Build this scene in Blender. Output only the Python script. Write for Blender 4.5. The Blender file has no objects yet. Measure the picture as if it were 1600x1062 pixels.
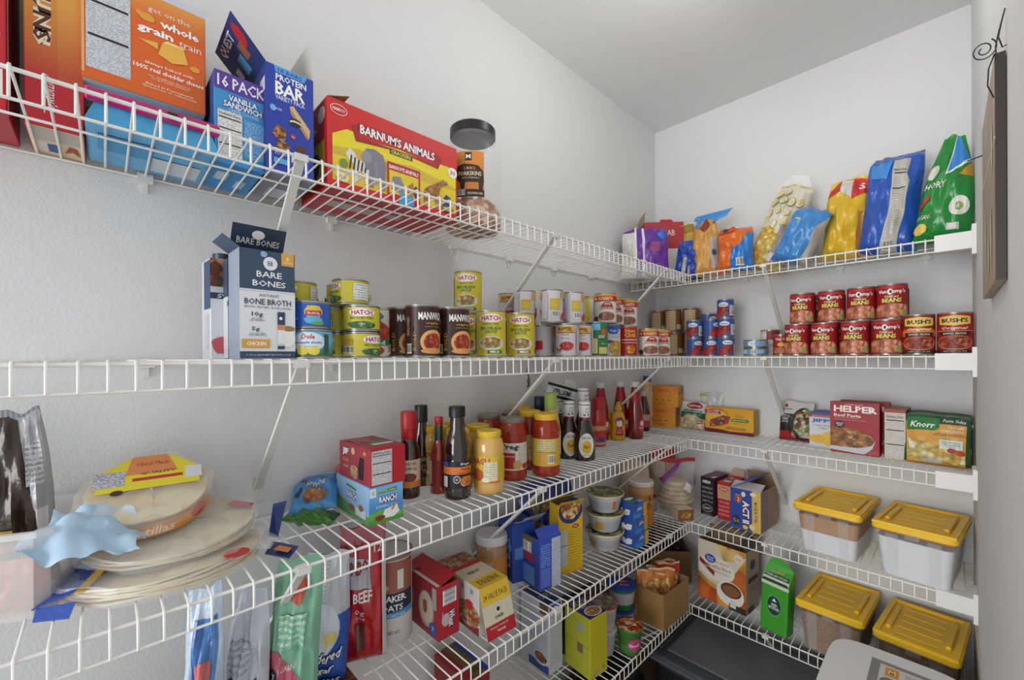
import bpy, bmesh, math, random
from mathutils import Vector, Matrix, Euler

R = math.radians
scene = bpy.context.scene
COL = scene.collection
random.seed(7)

# ---------------------------------------------------------------- camera, light, exposure
cam_d = bpy.data.cameras.new('camera')
cam = bpy.data.objects.new('camera', cam_d)
COL.objects.link(cam)
cam.location = (1.10, 0.0, 1.50)
YAW, PITCH, ROLL = 0.8010, -0.0015, -0.0061
_f = Vector((-math.sin(YAW), math.cos(YAW), 0)); _r = Vector((math.cos(YAW), math.sin(YAW), 0)); _u = Vector((0, 0, 1))
_f, _u = math.cos(PITCH) * _f + math.sin(PITCH) * _u, math.cos(PITCH) * _u - math.sin(PITCH) * _f
_r, _u = math.cos(ROLL) * _r + math.sin(ROLL) * _u, math.cos(ROLL) * _u - math.sin(ROLL) * _r
cam.matrix_world = Matrix(((_r.x, _u.x, -_f.x, 1.10), (_r.y, _u.y, -_f.y, 0.0), (_r.z, _u.z, -_f.z, 1.50), (0, 0, 0, 1)))
cam_d.sensor_width = 36.0
cam_d.sensor_fit = 'HORIZONTAL'
cam_d.lens = 36.0 * 657.96 / 1600.0
cam_d.shift_y = 27.9 / 1600.0
cam_d.clip_start = 0.01
scene.camera = cam

world = bpy.data.worlds.new('world')
scene.world = world
world.use_nodes = True
bg = world.node_tree.nodes['Background']
bg.inputs[0].default_value = (0.94, 0.975, 1.0, 1)
bg.inputs[1].default_value = 0.72

# added fill light behind the camera to brighten the deep shelves and right wall
_l = bpy.data.lights.new('added_fill', 'AREA')
_l.shape = 'RECTANGLE'; _l.size = 2.4; _l.size_y = 2.0; _l.energy = 105.0; _l.color = (0.97, 0.985, 1.0)
_lo = bpy.data.objects.new('added_fill', _l); _lo.location = (0.35, -3.0, 1.45); _lo.rotation_euler = (R(90), 0, 0)
COL.objects.link(_lo)
LAMP_POWER = 10.5
scene.view_settings.view_transform = 'Standard'
scene.view_settings.look = 'None'
scene.view_settings.gamma = 1.0
scene.view_settings.use_curve_mapping = False
scene.view_settings.exposure = 0.0

# ---------------------------------------------------------------- materials
def lin(h):
    h = h.lstrip('#')
    c = [int(h[i:i + 2], 16) / 255 for i in (0, 2, 4)]
    return [x / 12.92 if x <= .04045 else ((x + .055) / 1.055) ** 2.4 for x in c] + [1]

_mats = {}
def _new(key):
    m = bpy.data.materials.new(key)
    m.use_nodes = True
    nt = m.node_tree
    b = nt.nodes['Principled BSDF']
    return m, nt, b

def N(nt, typ, **kw):
    n = nt.nodes.new(typ)
    for k, v in kw.items():
        setattr(n, k, v)
    return n

def add_bump(nt, b, scale, strength, dist=.002, detail=3):
    tc = N(nt, 'ShaderNodeTexCoord')
    no = N(nt, 'ShaderNodeTexNoise')
    no.inputs['Scale'].default_value = scale
    no.inputs['Detail'].default_value = detail
    bu = N(nt, 'ShaderNodeBump')
    bu.inputs['Strength'].default_value = strength
    bu.inputs['Distance'].default_value = dist
    nt.links.new(tc.outputs['Object'], no.inputs['Vector'])
    nt.links.new(no.outputs['Fac'], bu.inputs['Height'])
    nt.links.new(bu.outputs[0], b.inputs['Normal'])
    return tc, no

def M(c, rough=.5, metal=0.0, coat=0.0, bump=None):
    """plain paint, ink, card, plastic or metal"""
    if not isinstance(c, str):
        return c
    key = ('plain', c, rough, metal, coat, bump)
    if key in _mats:
        return _mats[key]
    m, nt, b = _new('paint_' + c)
    b.inputs['Base Color'].default_value = lin(c)
    b.inputs['Roughness'].default_value = rough
    b.inputs['Metallic'].default_value = metal
    b.inputs['Coat Weight'].default_value = coat
    b.inputs['Coat Roughness'].default_value = .08
    if bump:
        add_bump(nt, b, *bump)
    _mats[key] = m
    return m

def FILM(c, rough=.28):
    """crinkled printed plastic film"""
    return M(c, rough=rough, coat=.3, bump=(30, .9, .006))

def CLEAR(tint='FFFFFF', alpha=.18, rough=.12):
    """thin see-through plastic film: partly transparent, partly glossy"""
    key = ('clear', tint, alpha, rough)
    if key in _mats:
        return _mats[key]
    m, nt, b = _new('clear_film')
    b.inputs['Base Color'].default_value = lin(tint)
    b.inputs['Roughness'].default_value = rough
    b.inputs['Alpha'].default_value = alpha
    b.inputs['Coat Weight'].default_value = .6
    b.inputs['Coat Roughness'].default_value = .08
    add_bump(nt, b, 30, .5, .004)
    _mats[key] = m
    return m

def FOOD(cols, scale=120, rough=.5, dark=.55, stretch=(1, 1, 1)):
    """lumpy food (beans, pasta, cereal) as printed or real: voronoi cells in several colours"""
    key = ('food', tuple(cols), scale, rough, stretch)
    if key in _mats:
        return _mats[key]
    m, nt, b = _new('food_pattern')
    tc = N(nt, 'ShaderNodeTexCoord')
    mp = N(nt, 'ShaderNodeMapping')
    mp.inputs['Scale'].default_value = stretch
    no = N(nt, 'ShaderNodeTexNoise'); no.inputs['Scale'].default_value = scale * .6
    mx = N(nt, 'ShaderNodeMixRGB'); mx.inputs[0].default_value = .012
    vo = N(nt, 'ShaderNodeTexVoronoi'); vo.inputs['Scale'].default_value = scale
    sep = N(nt, 'ShaderNodeSeparateColor')
    cr = N(nt, 'ShaderNodeValToRGB')
    cr.color_ramp.interpolation = 'CONSTANT'
    n = len(cols)
    while len(cr.color_ramp.elements) < n:
        cr.color_ramp.elements.new(.5)
    for i, c in enumerate(cols):
        cr.color_ramp.elements[i].position = i / n
        cr.color_ramp.elements[i].color = lin(c)
    rm = N(nt, 'ShaderNodeMapRange')
    rm.inputs['From Min'].default_value = .25; rm.inputs['From Max'].default_value = .75
    rm.inputs['To Min'].default_value = 1.0; rm.inputs['To Max'].default_value = dark
    mu = N(nt, 'ShaderNodeMixRGB', blend_type='MULTIPLY'); mu.inputs[0].default_value = 1
    L = nt.links.new
    L(tc.outputs['Object'], mp.inputs['Vector'])
    L(mp.outputs[0], no.inputs['Vector'])
    L(mp.outputs[0], mx.inputs[1]); L(no.outputs['Color'], mx.inputs[2])
    L(mx.outputs[0], vo.inputs['Vector'])
    L(vo.outputs['Color'], sep.inputs[0]); L(sep.outputs[0], cr.inputs[0])
    L(vo.outputs['Distance'], rm.inputs['Value'])
    L(cr.outputs[0], mu.inputs[1]); L(rm.outputs[0], mu.inputs[2])
    L(mu.outputs[0], b.inputs['Base Color'])
    b.inputs['Roughness'].default_value = rough
    _mats[key] = m
    return m

def FINE(bgc='F1EFEA', ink='7A7A7E', pitch=.0034, fill=.5):
    """small print: rows of tiny broken dark marks, too small to read"""
    key = ('fine', bgc, ink, pitch, fill)
    if key in _mats:
        return _mats[key]
    m, nt, b = _new('small_print')
    L = nt.links.new
    tc = N(nt, 'ShaderNodeTexCoord')
    sx = N(nt, 'ShaderNodeSeparateXYZ'); L(tc.outputs['Object'], sx.inputs[0])
    def math_(op, a, bb):
        n = N(nt, 'ShaderNodeMath', operation=op)
        for i, v in enumerate((a, bb)):
            if isinstance(v, (int, float)): n.inputs[i].default_value = v
            else: L(v, n.inputs[i])
        return n.outputs[0]
    row = math_('FRACT', math_('DIVIDE', sx.outputs[2], pitch), 0)
    rowmask = math_('LESS_THAN', row, fill)
    no = N(nt, 'ShaderNodeTexNoise'); no.inputs['Scale'].default_value = 1.0
    mp = N(nt, 'ShaderNodeMapping'); mp.inputs['Scale'].default_value = (420, 420, 240)
    L(tc.outputs['Object'], mp.inputs[0]); L(mp.outputs[0], no.inputs['Vector'])
    nm = math_('GREATER_THAN', no.outputs['Fac'], .47)
    fac = math_('MULTIPLY', math_('MULTIPLY', rowmask, nm), .6)
    mx = N(nt, 'ShaderNodeMixRGB')
    mx.inputs[1].default_value = lin(bgc); mx.inputs[2].default_value = lin(ink)
    L(fac, mx.inputs[0]); L(mx.outputs[0], b.inputs['Base Color'])
    b.inputs['Roughness'].default_value = .5
    _mats[key] = m
    return m

def RAMP(c0, c1, z0, z1, rough=.45, axis=2):
    """printed colour blend along one axis of the package (metres)"""
    key = ('ramp', c0, c1, z0, z1, axis, rough)
    if key in _mats:
        return _mats[key]
    m, nt, b = _new('printed_blend')
    L = nt.links.new
    tc = N(nt, 'ShaderNodeTexCoord'); sx = N(nt, 'ShaderNodeSeparateXYZ')
    mr = N(nt, 'ShaderNodeMapRange'); mr.inputs['From Min'].default_value = z0; mr.inputs['From Max'].default_value = z1
    mx = N(nt, 'ShaderNodeMixRGB'); mx.inputs[1].default_value = lin(c0); mx.inputs[2].default_value = lin(c1)
    L(tc.outputs['Object'], sx.inputs[0]); L(sx.outputs[axis], mr.inputs['Value'])
    L(mr.outputs[0], mx.inputs[0]); L(mx.outputs[0], b.inputs['Base Color'])
    b.inputs['Roughness'].default_value = rough
    _mats[key] = m
    return m

def WOOD(c0, c1, scale=30, stretch=(1, 12, 12)):
    key = ('wood', c0, c1, scale, stretch)
    if key in _mats:
        return _mats[key]
    m, nt, b = _new('wood_grain')
    L = nt.links.new
    tc = N(nt, 'ShaderNodeTexCoord'); mp = N(nt, 'ShaderNodeMapping'); mp.inputs['Scale'].default_value = stretch
    no = N(nt, 'ShaderNodeTexNoise'); no.inputs['Scale'].default_value = scale; no.inputs['Detail'].default_value = 5
    cr = N(nt, 'ShaderNodeValToRGB'); cr.color_ramp.elements[0].color = lin(c0); cr.color_ramp.elements[1].color = lin(c1)
    cr.color_ramp.elements[0].position = .35; cr.color_ramp.elements[1].position = .68
    L(tc.outputs['Object'], mp.inputs[0]); L(mp.outputs[0], no.inputs['Vector']); L(no.outputs['Fac'], cr.inputs[0])
    L(cr.outputs[0], b.inputs['Base Color']); b.inputs['Roughness'].default_value = .5
    _mats[key] = m
    return m

def wall_mat(key, c, bump):
    m, nt, b = _new(key)
    b.inputs['Base Color'].default_value = lin(c)
    b.inputs['Roughness'].default_value = .85
    add_bump(nt, b, 170, bump, .003, 4)
    return m

def GLASSY(c, rough=.12):
    return M(c, rough=rough, coat=1.0)

def CLEARPLASTIC():
    key = 'clear_plastic'
    if key in _mats:
        return _mats[key]
    m, nt, b = _new('clear_plastic')
    b.inputs['Base Color'].default_value = (.93, .93, .93, 1)
    b.inputs['Roughness'].default_value = .15
    b.inputs['Alpha'].default_value = .11
    b.inputs['Coat Weight'].default_value = .5
    _mats[key] = m
    return m

TIN = M('B9B7B2', .32, .9)
WIRE = M('F1EEE8', .35, coat=.2)
KRAFT = M('A98962', .8)
CARDIN = M('9C8266', .8)

# ---------------------------------------------------------------- mesh helpers
def mk(name, verts, faces, mats, fm=None, smooth=None):
    me = bpy.data.meshes.new(name)
    me.from_pydata([tuple(v) for v in verts], [], faces)
    for m in mats:
        me.materials.append(m)
    if fm:
        me.polygons.foreach_set('material_index', fm)
    if smooth:
        me.polygons.foreach_set('use_smooth', [True] * len(me.polygons))
        me.set_sharp_from_angle(angle=R(smooth))
    me.update()
    return me

def link(name, me, parent=None, loc=None):
    o = bpy.data.objects.new(name, me)
    COL.objects.link(o)
    if parent: o.parent = parent
    if loc: o.location = loc
    return o

def box_data(x0, y0, z0, x1, y1, z1):
    v = [(x0, y0, z0), (x1, y0, z0), (x1, y1, z0), (x0, y1, z0), (x0, y0, z1), (x1, y0, z1), (x1, y1, z1), (x0, y1, z1)]
    f = [(3, 2, 1, 0), (4, 5, 6, 7), (0, 1, 5, 4), (1, 2, 6, 5), (2, 3, 7, 6), (3, 0, 4, 7)]   # bottom top front right back left
    return v, f

def bevel_box(name, x0, y0, z0, x1, y1, z1, mats, fm=None, bev=.001, seg=1):
    """fm: material index for bottom, top, front(-y), right(+x), back, left"""
    v, f = box_data(x0, y0, z0, x1, y1, z1)
    bm = bmesh.new()
    bv = [bm.verts.new(c) for c in v]
    for i, ff in enumerate(f):
        fc = bm.faces.new([bv[k] for k in ff])
        fc.material_index = fm[i] if fm else 0
    if bev:
        bmesh.ops.bevel(bm, geom=list(bm.edges), offset=bev, segments=seg, profile=.5, affect='EDGES')
    me = bpy.data.meshes.new(name)
    bm.to_mesh(me); bm.free()
    for m in mats: me.materials.append(m)
    return me

def lathe_data(prof, n=32, fy=1.0, close_bottom=True, close_top=True):
    v, f = [], []
    for r, z in prof:
        for i in range(n):
            a = 2 * math.pi * i / n
            v.append((r * math.sin(a), -r * math.cos(a) * fy, z))
    for j in range(len(prof) - 1):
        for i in range(n):
            k = (i + 1) % n
            f.append((j * n + i, j * n + k, (j + 1) * n + k, (j + 1) * n + i))
    if close_bottom: f.append(tuple(range(n))[::-1])
    if close_top: f.append(tuple((len(prof) - 1) * n + i for i in range(n)))
    return v, f

def lathe(name, prof, mat, n=32, fy=1.0, smooth=40, cb=True, ct=True):
    v, f = lathe_data(prof, n, fy, cb, ct)
    return mk(name, v, f, [mat], smooth=smooth)

def tube_data(pts, r, n=6, closed=False):
    pts = [Vector(p) for p in pts]
    v, f = [], []
    up0 = None
    for i, p in enumerate(pts):
        a = pts[i - 1] if i > 0 else (pts[-1] if closed else p)
        b = pts[(i + 1) % len(pts)] if (i < len(pts) - 1 or closed) else p
        t = (b - a).normalized()
        up = Vector((0, 0, 1)) if abs(t.z) < .9 else Vector((1, 0, 0))
        if up0 is not None:
            up = up0
        s = t.cross(up)
        if s.length < 1e-4: s = t.cross(Vector((0, 1, 0)))
        s.normalize(); u = s.cross(t).normalized(); up0 = u
        rr = r[i] if isinstance(r, (list, tuple)) else r
        for k in range(n):
            an = 2 * math.pi * k / n
            v.append(p + s * rr * math.cos(an) + u * rr * math.sin(an))
    m = len(pts)
    for i in range(m if closed else m - 1):
        j = (i + 1) % m
        for k in range(n):
            l = (k + 1) % n
            f.append((i * n + k, i * n + l, j * n + l, j * n + k))
    if not closed:
        f.append(tuple(range(n))[::-1]); f.append(tuple((m - 1) * n + k for k in range(n)))
    return v, f

def tube(name, pts, r, mat, n=6, closed=False):
    v, f = tube_data(pts, r, n, closed)
    return mk(name, v, f, [mat], smooth=50)

def merge(*parts):
    V, F = [], []
    for v, f in parts:
        o = len(V); V += list(v); F += [tuple(i + o for i in ff) for ff in f]
    return V, F

def struct(name, me, parent=None):
    o = link(name, me, parent)
    if parent is None: o['kind'] = 'structure'
    return o

# ---------------------------------------------------------------- lettering cache
_txt = {}
def text_geo(s, bold=.02, shear=0.0):
    key = (s, bold, shear)
    if key in _txt: return _txt[key]
    cu = bpy.data.curves.new('t', 'FONT')
    cu.body = s; cu.size = 1; cu.offset = bold * (.45 if bold < .085 else .8); cu.shear = shear; cu.resolution_u = 1
    cu.fill_mode = 'FRONT'; cu.space_character = .95; cu.space_line = .82; cu.align_x = 'CENTER'
    ob = bpy.data.objects.new('t', cu)
    me = bpy.data.meshes.new_from_object(ob)
    vs = [(v.co.x, v.co.y) for v in me.vertices]
    fs = [tuple(p.vertices) for p in me.polygons]
    bpy.data.objects.remove(ob); bpy.data.curves.remove(cu); bpy.data.meshes.remove(me)
    if vs:
        x0 = min(v[0] for v in vs); x1 = max(v[0] for v in vs); y0 = min(v[1] for v in vs); y1 = max(v[1] for v in vs)
        vs = [((x - x0) / max(x1 - x0, 1e-6) - .5, (y - y0) / max(y1 - y0, 1e-6) - .5) for x, y in vs]
    _txt[key] = (vs, fs)
    return _txt[key]

# ---------------------------------------------------------------- things with printed faces
class Face:
    """collects flat print in (s,t) 0..1 and wraps it onto a face of a package"""
    def __init__(self, thing, mapfn, cuts_s=(), cuts_t=(), parent=None, e0=.00025):
        self.t, self.map, self.cs, self.ct, self.items, self.parent = thing, mapfn, cuts_s, cuts_t, {}, parent
        self.k = 0; self.e0 = e0; self.hold = 0; self.step = .00007
        thing.faces.append(self)
    def _add(self, part, vs, fs, col):
        self.k += 1
        if part == 'lettering' and not self.hold: part = 'lettering#%d' % self.k
        elif part == 'lettering': part = 'lettering#%d' % self.hold
        self.items.setdefault(part, []).append((vs, fs, M(col) if isinstance(col, str) else col, self.e0 + self.step * self.k))
        return self
    def rect(self, s0, t0, s1, t1, col, part='label_panel'):
        return self._add(part, [(s0, t0), (s1, t0), (s1, t1), (s0, t1)], [(0, 1, 2, 3)], col)
    def poly(self, pts, col, part='label_panel'):
        return self._add(part, pts, [tuple(range(len(pts)))], col)
    def ell(self, cx, cy, rx, ry, col, part='label_panel', n=22):
        return self.poly([(cx + rx * math.cos(2 * math.pi * i / n), cy + ry * math.sin(2 * math.pi * i / n)) for i in range(n)], col, part)
    def blob(self, cx, cy, rx, ry, col, part='picture', seed=0, n=18, rough=.18):
        rnd = random.Random(seed + 31 * n)
        return self.poly([(cx + rx * (1 - rough * rnd.random()) * math.cos(2 * math.pi * i / n), cy + ry * (1 - rough * rnd.random()) * math.sin(2 * math.pi * i / n)) for i in range(n)], col, part)
    def text(self, s, cx, cy, w, h, col='FFFFFF', bold=.02, shear=0.0, rot=0, part='lettering'):
        vs, fs = text_geo(s, bold, shear)
        if rot == 90: pts = [(cx - y * w, cy + x * h) for x, y in vs]
        elif rot == -90: pts = [(cx + y * w, cy - x * h) for x, y in vs]
        elif rot == 180: pts = [(cx - x * w, cy - y * h) for x, y in vs]
        else: pts = [(cx + x * w, cy + y * h) for x, y in vs]
        return self._add(part, pts, fs, col)
    def outlined(self, s, cx, cy, w, h, col, edge, bold=.02, fat=.07, shear=0, rot=0):
        self.hold = self.k + 1
        self.text(s, cx, cy, w * 1.04, h * 1.16, edge, fat, shear, rot)
        self.text(s, cx, cy, w, h, col, bold, shear, rot)
        self.hold = 0
        return self
    def nutrition(self, s0, t0, s1, t1, bgc='F1EFEA'):
        w, h = s1 - s0, t1 - t0
        self.rect(s0, t0, s1, t1, FINE(bgc), 'nutrition_panel')
        for a, b in ((.90, .97), ):
            self.text('Nutrition Facts', (s0 + s1) / 2, t0 + h * .93, w * .86, h * .06, '222222', .03, part='nutrition_panel')
        for a in (.84, .62, .3):
            self.rect(s0 + w * .05, t0 + h * a, s1 - w * .05, t0 + h * (a + .022), '222222', 'nutrition_panel')
        return self
    def barcode(self, s0, t0, s1, t1, vertical=False):
        self.rect(s0, t0, s1, t1, 'F2F2F0', 'barcode')
        rnd = random.Random(3); n = 11
        for i in range(n):
            a = (i + .25) / n; b = a + rnd.choice((.3, .55)) / n
            if vertical: self.rect(s0 + (s1 - s0) * .1, t0 + (t1 - t0) * a, s1 - (s1 - s0) * .1, t0 + (t1 - t0) * b, '2A2A2A', 'barcode')
            else: self.rect(s0 + (s1 - s0) * a, t0 + (t1 - t0) * .12, s0 + (s1 - s0) * b, t1 - (t1 - t0) * .08, '2A2A2A', 'barcode')
        return self
    def build(self):
        jobs = []
        for part, its in self.items.items():
            if part in ('label_panel', 'picture', 'nutrition_panel') and len(its) > 1:
                bbs = [(min(v[0] for v in i[0]), min(v[1] for v in i[0]), max(v[0] for v in i[0]), max(v[1] for v in i[0])) for i in its]
                g = list(range(len(its)))
                for a in range(len(its)):
                    for b in range(a):
                        A, B = bbs[a], bbs[b]
                        if A[0] <= B[2] and B[0] <= A[2] and A[1] <= B[3] and B[1] <= A[3]:
                            ga, gb = g[a], g[b]
                            g = [gb if x == ga else x for x in g]
                for k in sorted(set(g)): jobs.append((part, [i for i, x in zip(its, g) if x == k]))
            else: jobs.append((part, its))
        for part, its in jobs:
            part = part.split('#')[0]
            bm = bmesh.new(); mats = []
            for vs, fs, m, e in its:
                if m not in mats: mats.append(m)
                idx = mats.index(m)
                bv = [bm.verts.new((x, y, e)) for x, y in vs]
                for f in fs:
                    try:
                        fc = bm.faces.new([bv[k] for k in f]); fc.material_index = idx
                    except ValueError: pass
            for c in self.cs:
                bmesh.ops.bisect_plane(bm, geom=bm.verts[:] + bm.edges[:] + bm.faces[:], plane_co=(c, 0, 0), plane_no=(1, 0, 0))
            for c in self.ct:
                bmesh.ops.bisect_plane(bm, geom=bm.verts[:] + bm.edges[:] + bm.faces[:], plane_co=(0, c, 0), plane_no=(0, 1, 0))
            if self.cs or self.ct:
                big = [f for f in bm.faces if len(f.verts) > 4]
                if big: bmesh.ops.triangulate(bm, faces=big)
            for v in bm.verts:
                v.co = self.map(v.co.x, v.co.y, v.co.z)
            me = bpy.data.meshes.new(part)
            bm.to_mesh(me); bm.free()
            for m in mats: me.materials.append(m)
            self.t.add(part, me, self.parent)

class Thing:
    def __init__(self, name, label, cat, loc, rz=0, group=None, tilt=(0, 0)):
        self.root = bpy.data.objects.new(name, None)
        COL.objects.link(self.root)
        self.root.empty_display_size = .02
        self.root.location = loc
        self.root.rotation_euler = (R(tilt[0]), R(tilt[1]), R(rz))
        self.root['label'] = label; self.root['category'] = cat
        if group: self.root['group'] = group
        self.faces = []
    def add(self, part, me, parent=None):
        return link(part, me, parent or self.root)
    def face(self, mapfn, *a, **k):
        return Face(self, mapfn, *a, **k)
    def done(self):
        for f in self.faces: f.build()
        self.faces = []
        return self
    def copy(self, loc, rz, label=None, group=None, tilt=(0, 0)):
        r = self.root.copy(); COL.objects.link(r)
        r.location = loc; r.rotation_euler = (R(tilt[0]), R(tilt[1]), R(rz))
        if label: r['label'] = label
        if group: r['group'] = group
        for ch in list(self.root.children):
            c = ch.copy(); COL.objects.link(c); c.parent = r
            for g in list(ch.children):
                d = g.copy(); COL.objects.link(d); d.parent = c
        t = Thing.__new__(Thing); t.root = r; t.faces = []
        return t

class Carton(Thing):
    """a folding card box: six printed panels, tucked top flap with its seam"""
    def __init__(self, name, label, cat, w, d, h, loc, rz, col, side=None, top=None, bottom=None, group=None, tilt=(0, 0), open_top=False, flap=True):
        super().__init__(name, label, cat, loc, rz, group, tilt)
        self.w, self.d, self.h = w, d, h
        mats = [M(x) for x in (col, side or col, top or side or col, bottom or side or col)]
        if open_top:
            th = .0012
            v, f = merge(box_data(-w/2, -d/2, 0, w/2, d/2, th), box_data(-w/2, -d/2, th, w/2, -d/2+th, h), box_data(-w/2, d/2-th, th, w/2, d/2, h),
                         box_data(-w/2, -d/2+th, th, -w/2+th, d/2-th, h), box_data(w/2-th, -d/2+th, th, w/2, d/2-th, h))
            fm = [3]*6 + [1, 0, 0, 0, 1, 1] + [1]*6 + [1]*6 + [1]*6
            mats.append(CARDIN)
            fm[6 + 4] = 4
            fm[12 + 2] = 4; fm[18 + 3] = 4; fm[24 + 5] = 4
            me = mk('carton_body', v, f, mats, fm)
        else:
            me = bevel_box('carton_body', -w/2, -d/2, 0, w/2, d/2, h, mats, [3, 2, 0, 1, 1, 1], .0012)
        self.add('carton_body', me)
        if flap and not open_top:
            v, f = box_data(-w/2+.002, -d/2+.002, h, w/2-.002, d*.18, h+.0007)
            self.add('top_flap', mk('top_flap', v, f, [mats[2]]))
    def f(self, which='f'):
        w, d, h = self.w, self.d, self.h
        fn = {'f': lambda s, t, e: (-w/2 + s*w, -d/2 - e, t*h),
              'b': lambda s, t, e: (w/2 - s*w, d/2 + e, t*h),
              'l': lambda s, t, e: (-w/2 - e, d/2 - s*d, t*h),
              'r': lambda s, t, e: (w/2 + e, -d/2 + s*d, t*h),
              't': lambda s, t, e: (-w/2 + s*w, -d/2 + t*d, h + .0008 + e),
              'u': lambda s, t, e: (-w/2 + s*w, d/2 - t*d, -e)}[which]
        return self.face(fn)
    def wall_flap(self, part, edge, length, ang, col, inner=None, inset=.0, side=1):
        """an opened flap hinged on a top edge: 'l','r','f','b'; ang from vertical, outwards"""
        w, d, h = self.w, self.d, self.h
        a = R(ang); up = length * math.cos(a); out = length * math.sin(a)
        A, B, o = {'l': ((-w/2, d/2), (-w/2, -d/2), (-1, 0)), 'r': ((w/2, -d/2), (w/2, d/2), (1, 0)),
                   'f': ((-w/2, -d/2), (w/2, -d/2), (0, -1)), 'b': ((w/2, d/2), (-w/2, d/2), (0, 1))}[edge]
        A, B, o = Vector(A), Vector(B), Vector(o)
        ax = (B - A).normalized()
        A1, B1 = A + ax * inset + o * out, B - ax * inset + o * out
        nrm = Vector((o.x * math.cos(a), o.y * math.cos(a), -math.sin(a)))
        q = [Vector((A.x, A.y, h)), Vector((B.x, B.y, h)), Vector((B1.x, B1.y, h + up)), Vector((A1.x, A1.y, h + up))]
        v = [p for p in q] + [p - nrm * .0012 for p in q]
        f = [(0, 1, 2, 3), (7, 6, 5, 4), (0, 4, 5, 1), (1, 5, 6, 2), (2, 6, 7, 3), (3, 7, 4, 0)]
        self.add(part, mk(part, v, f, [M(col), inner or CARDIN], [0, 1, 0, 0, 0, 0]))
        return self.face(lambda s, t, e: q[0].lerp(q[1], s).lerp(q[3].lerp(q[2], s), t) + nrm * (e if side > 0 else -.0013 - e))

CS = [i / 40 for i in range(1, 40)]
class Round(Thing):
    """anything turned on an axis; print wraps round it"""
    def turned(self, part, prof, mat, n=36, fy=1.0, smooth=35, parent=None, cb=True, ct=True):
        return self.add(part, lathe(part, prof, mat, n, fy, smooth, cb, ct), parent)
    def wrap(self, r0, z0, r1, z1, fy=1.0, parent=None):
        def fn(s, t, e):
            a = (s - .5) * 2 * math.pi; r = r0 + (r1 - r0) * t + e
            return (r * math.sin(a), -r * math.cos(a) * fy - (e if fy < 1 else 0), z0 + (z1 - z0) * t)
        fc = self.face(fn, CS, (), parent, .0004); fc.step = .00016
        return fc
    def disc(self, r, z):
        return self.face(lambda s, t, e: ((s - .5) * 2 * r, (t - .5) * 2 * r, z + e))

def tin_can(name, label, cat, r, h, loc, rz, labcol, group=None, rimtop=None):
    t = Round(name, label, cat, loc, rz, group)
    b = .0016
    prof = [(r*.93, 0), (r, .001), (r+.0002, .003), (r-.0012, .0045), (r-.0012, h-.0045), (r+.0002, h-.003), (r, h-.0008), (r-.0012, h), (r-.0028, h-.001), (r-.003, h-.004), (r*.8, h-.0042), (r*.76, h-.0034), (r*.2, h-.0034)]
    t.turned('tin', prof, TIN)
    lab = t.turned('label', [(r-.0009, .0052), (r-.0004, .0056), (r-.0004, h-.0056), (r-.0009, h-.0052)], M(labcol, .38), cb=False, ct=False, n=40)
    t.h, t.r = h, r
    t.W = t.wrap(r-.0004, .0056, r-.0004, h-.0056, parent=lab)
    return t

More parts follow.
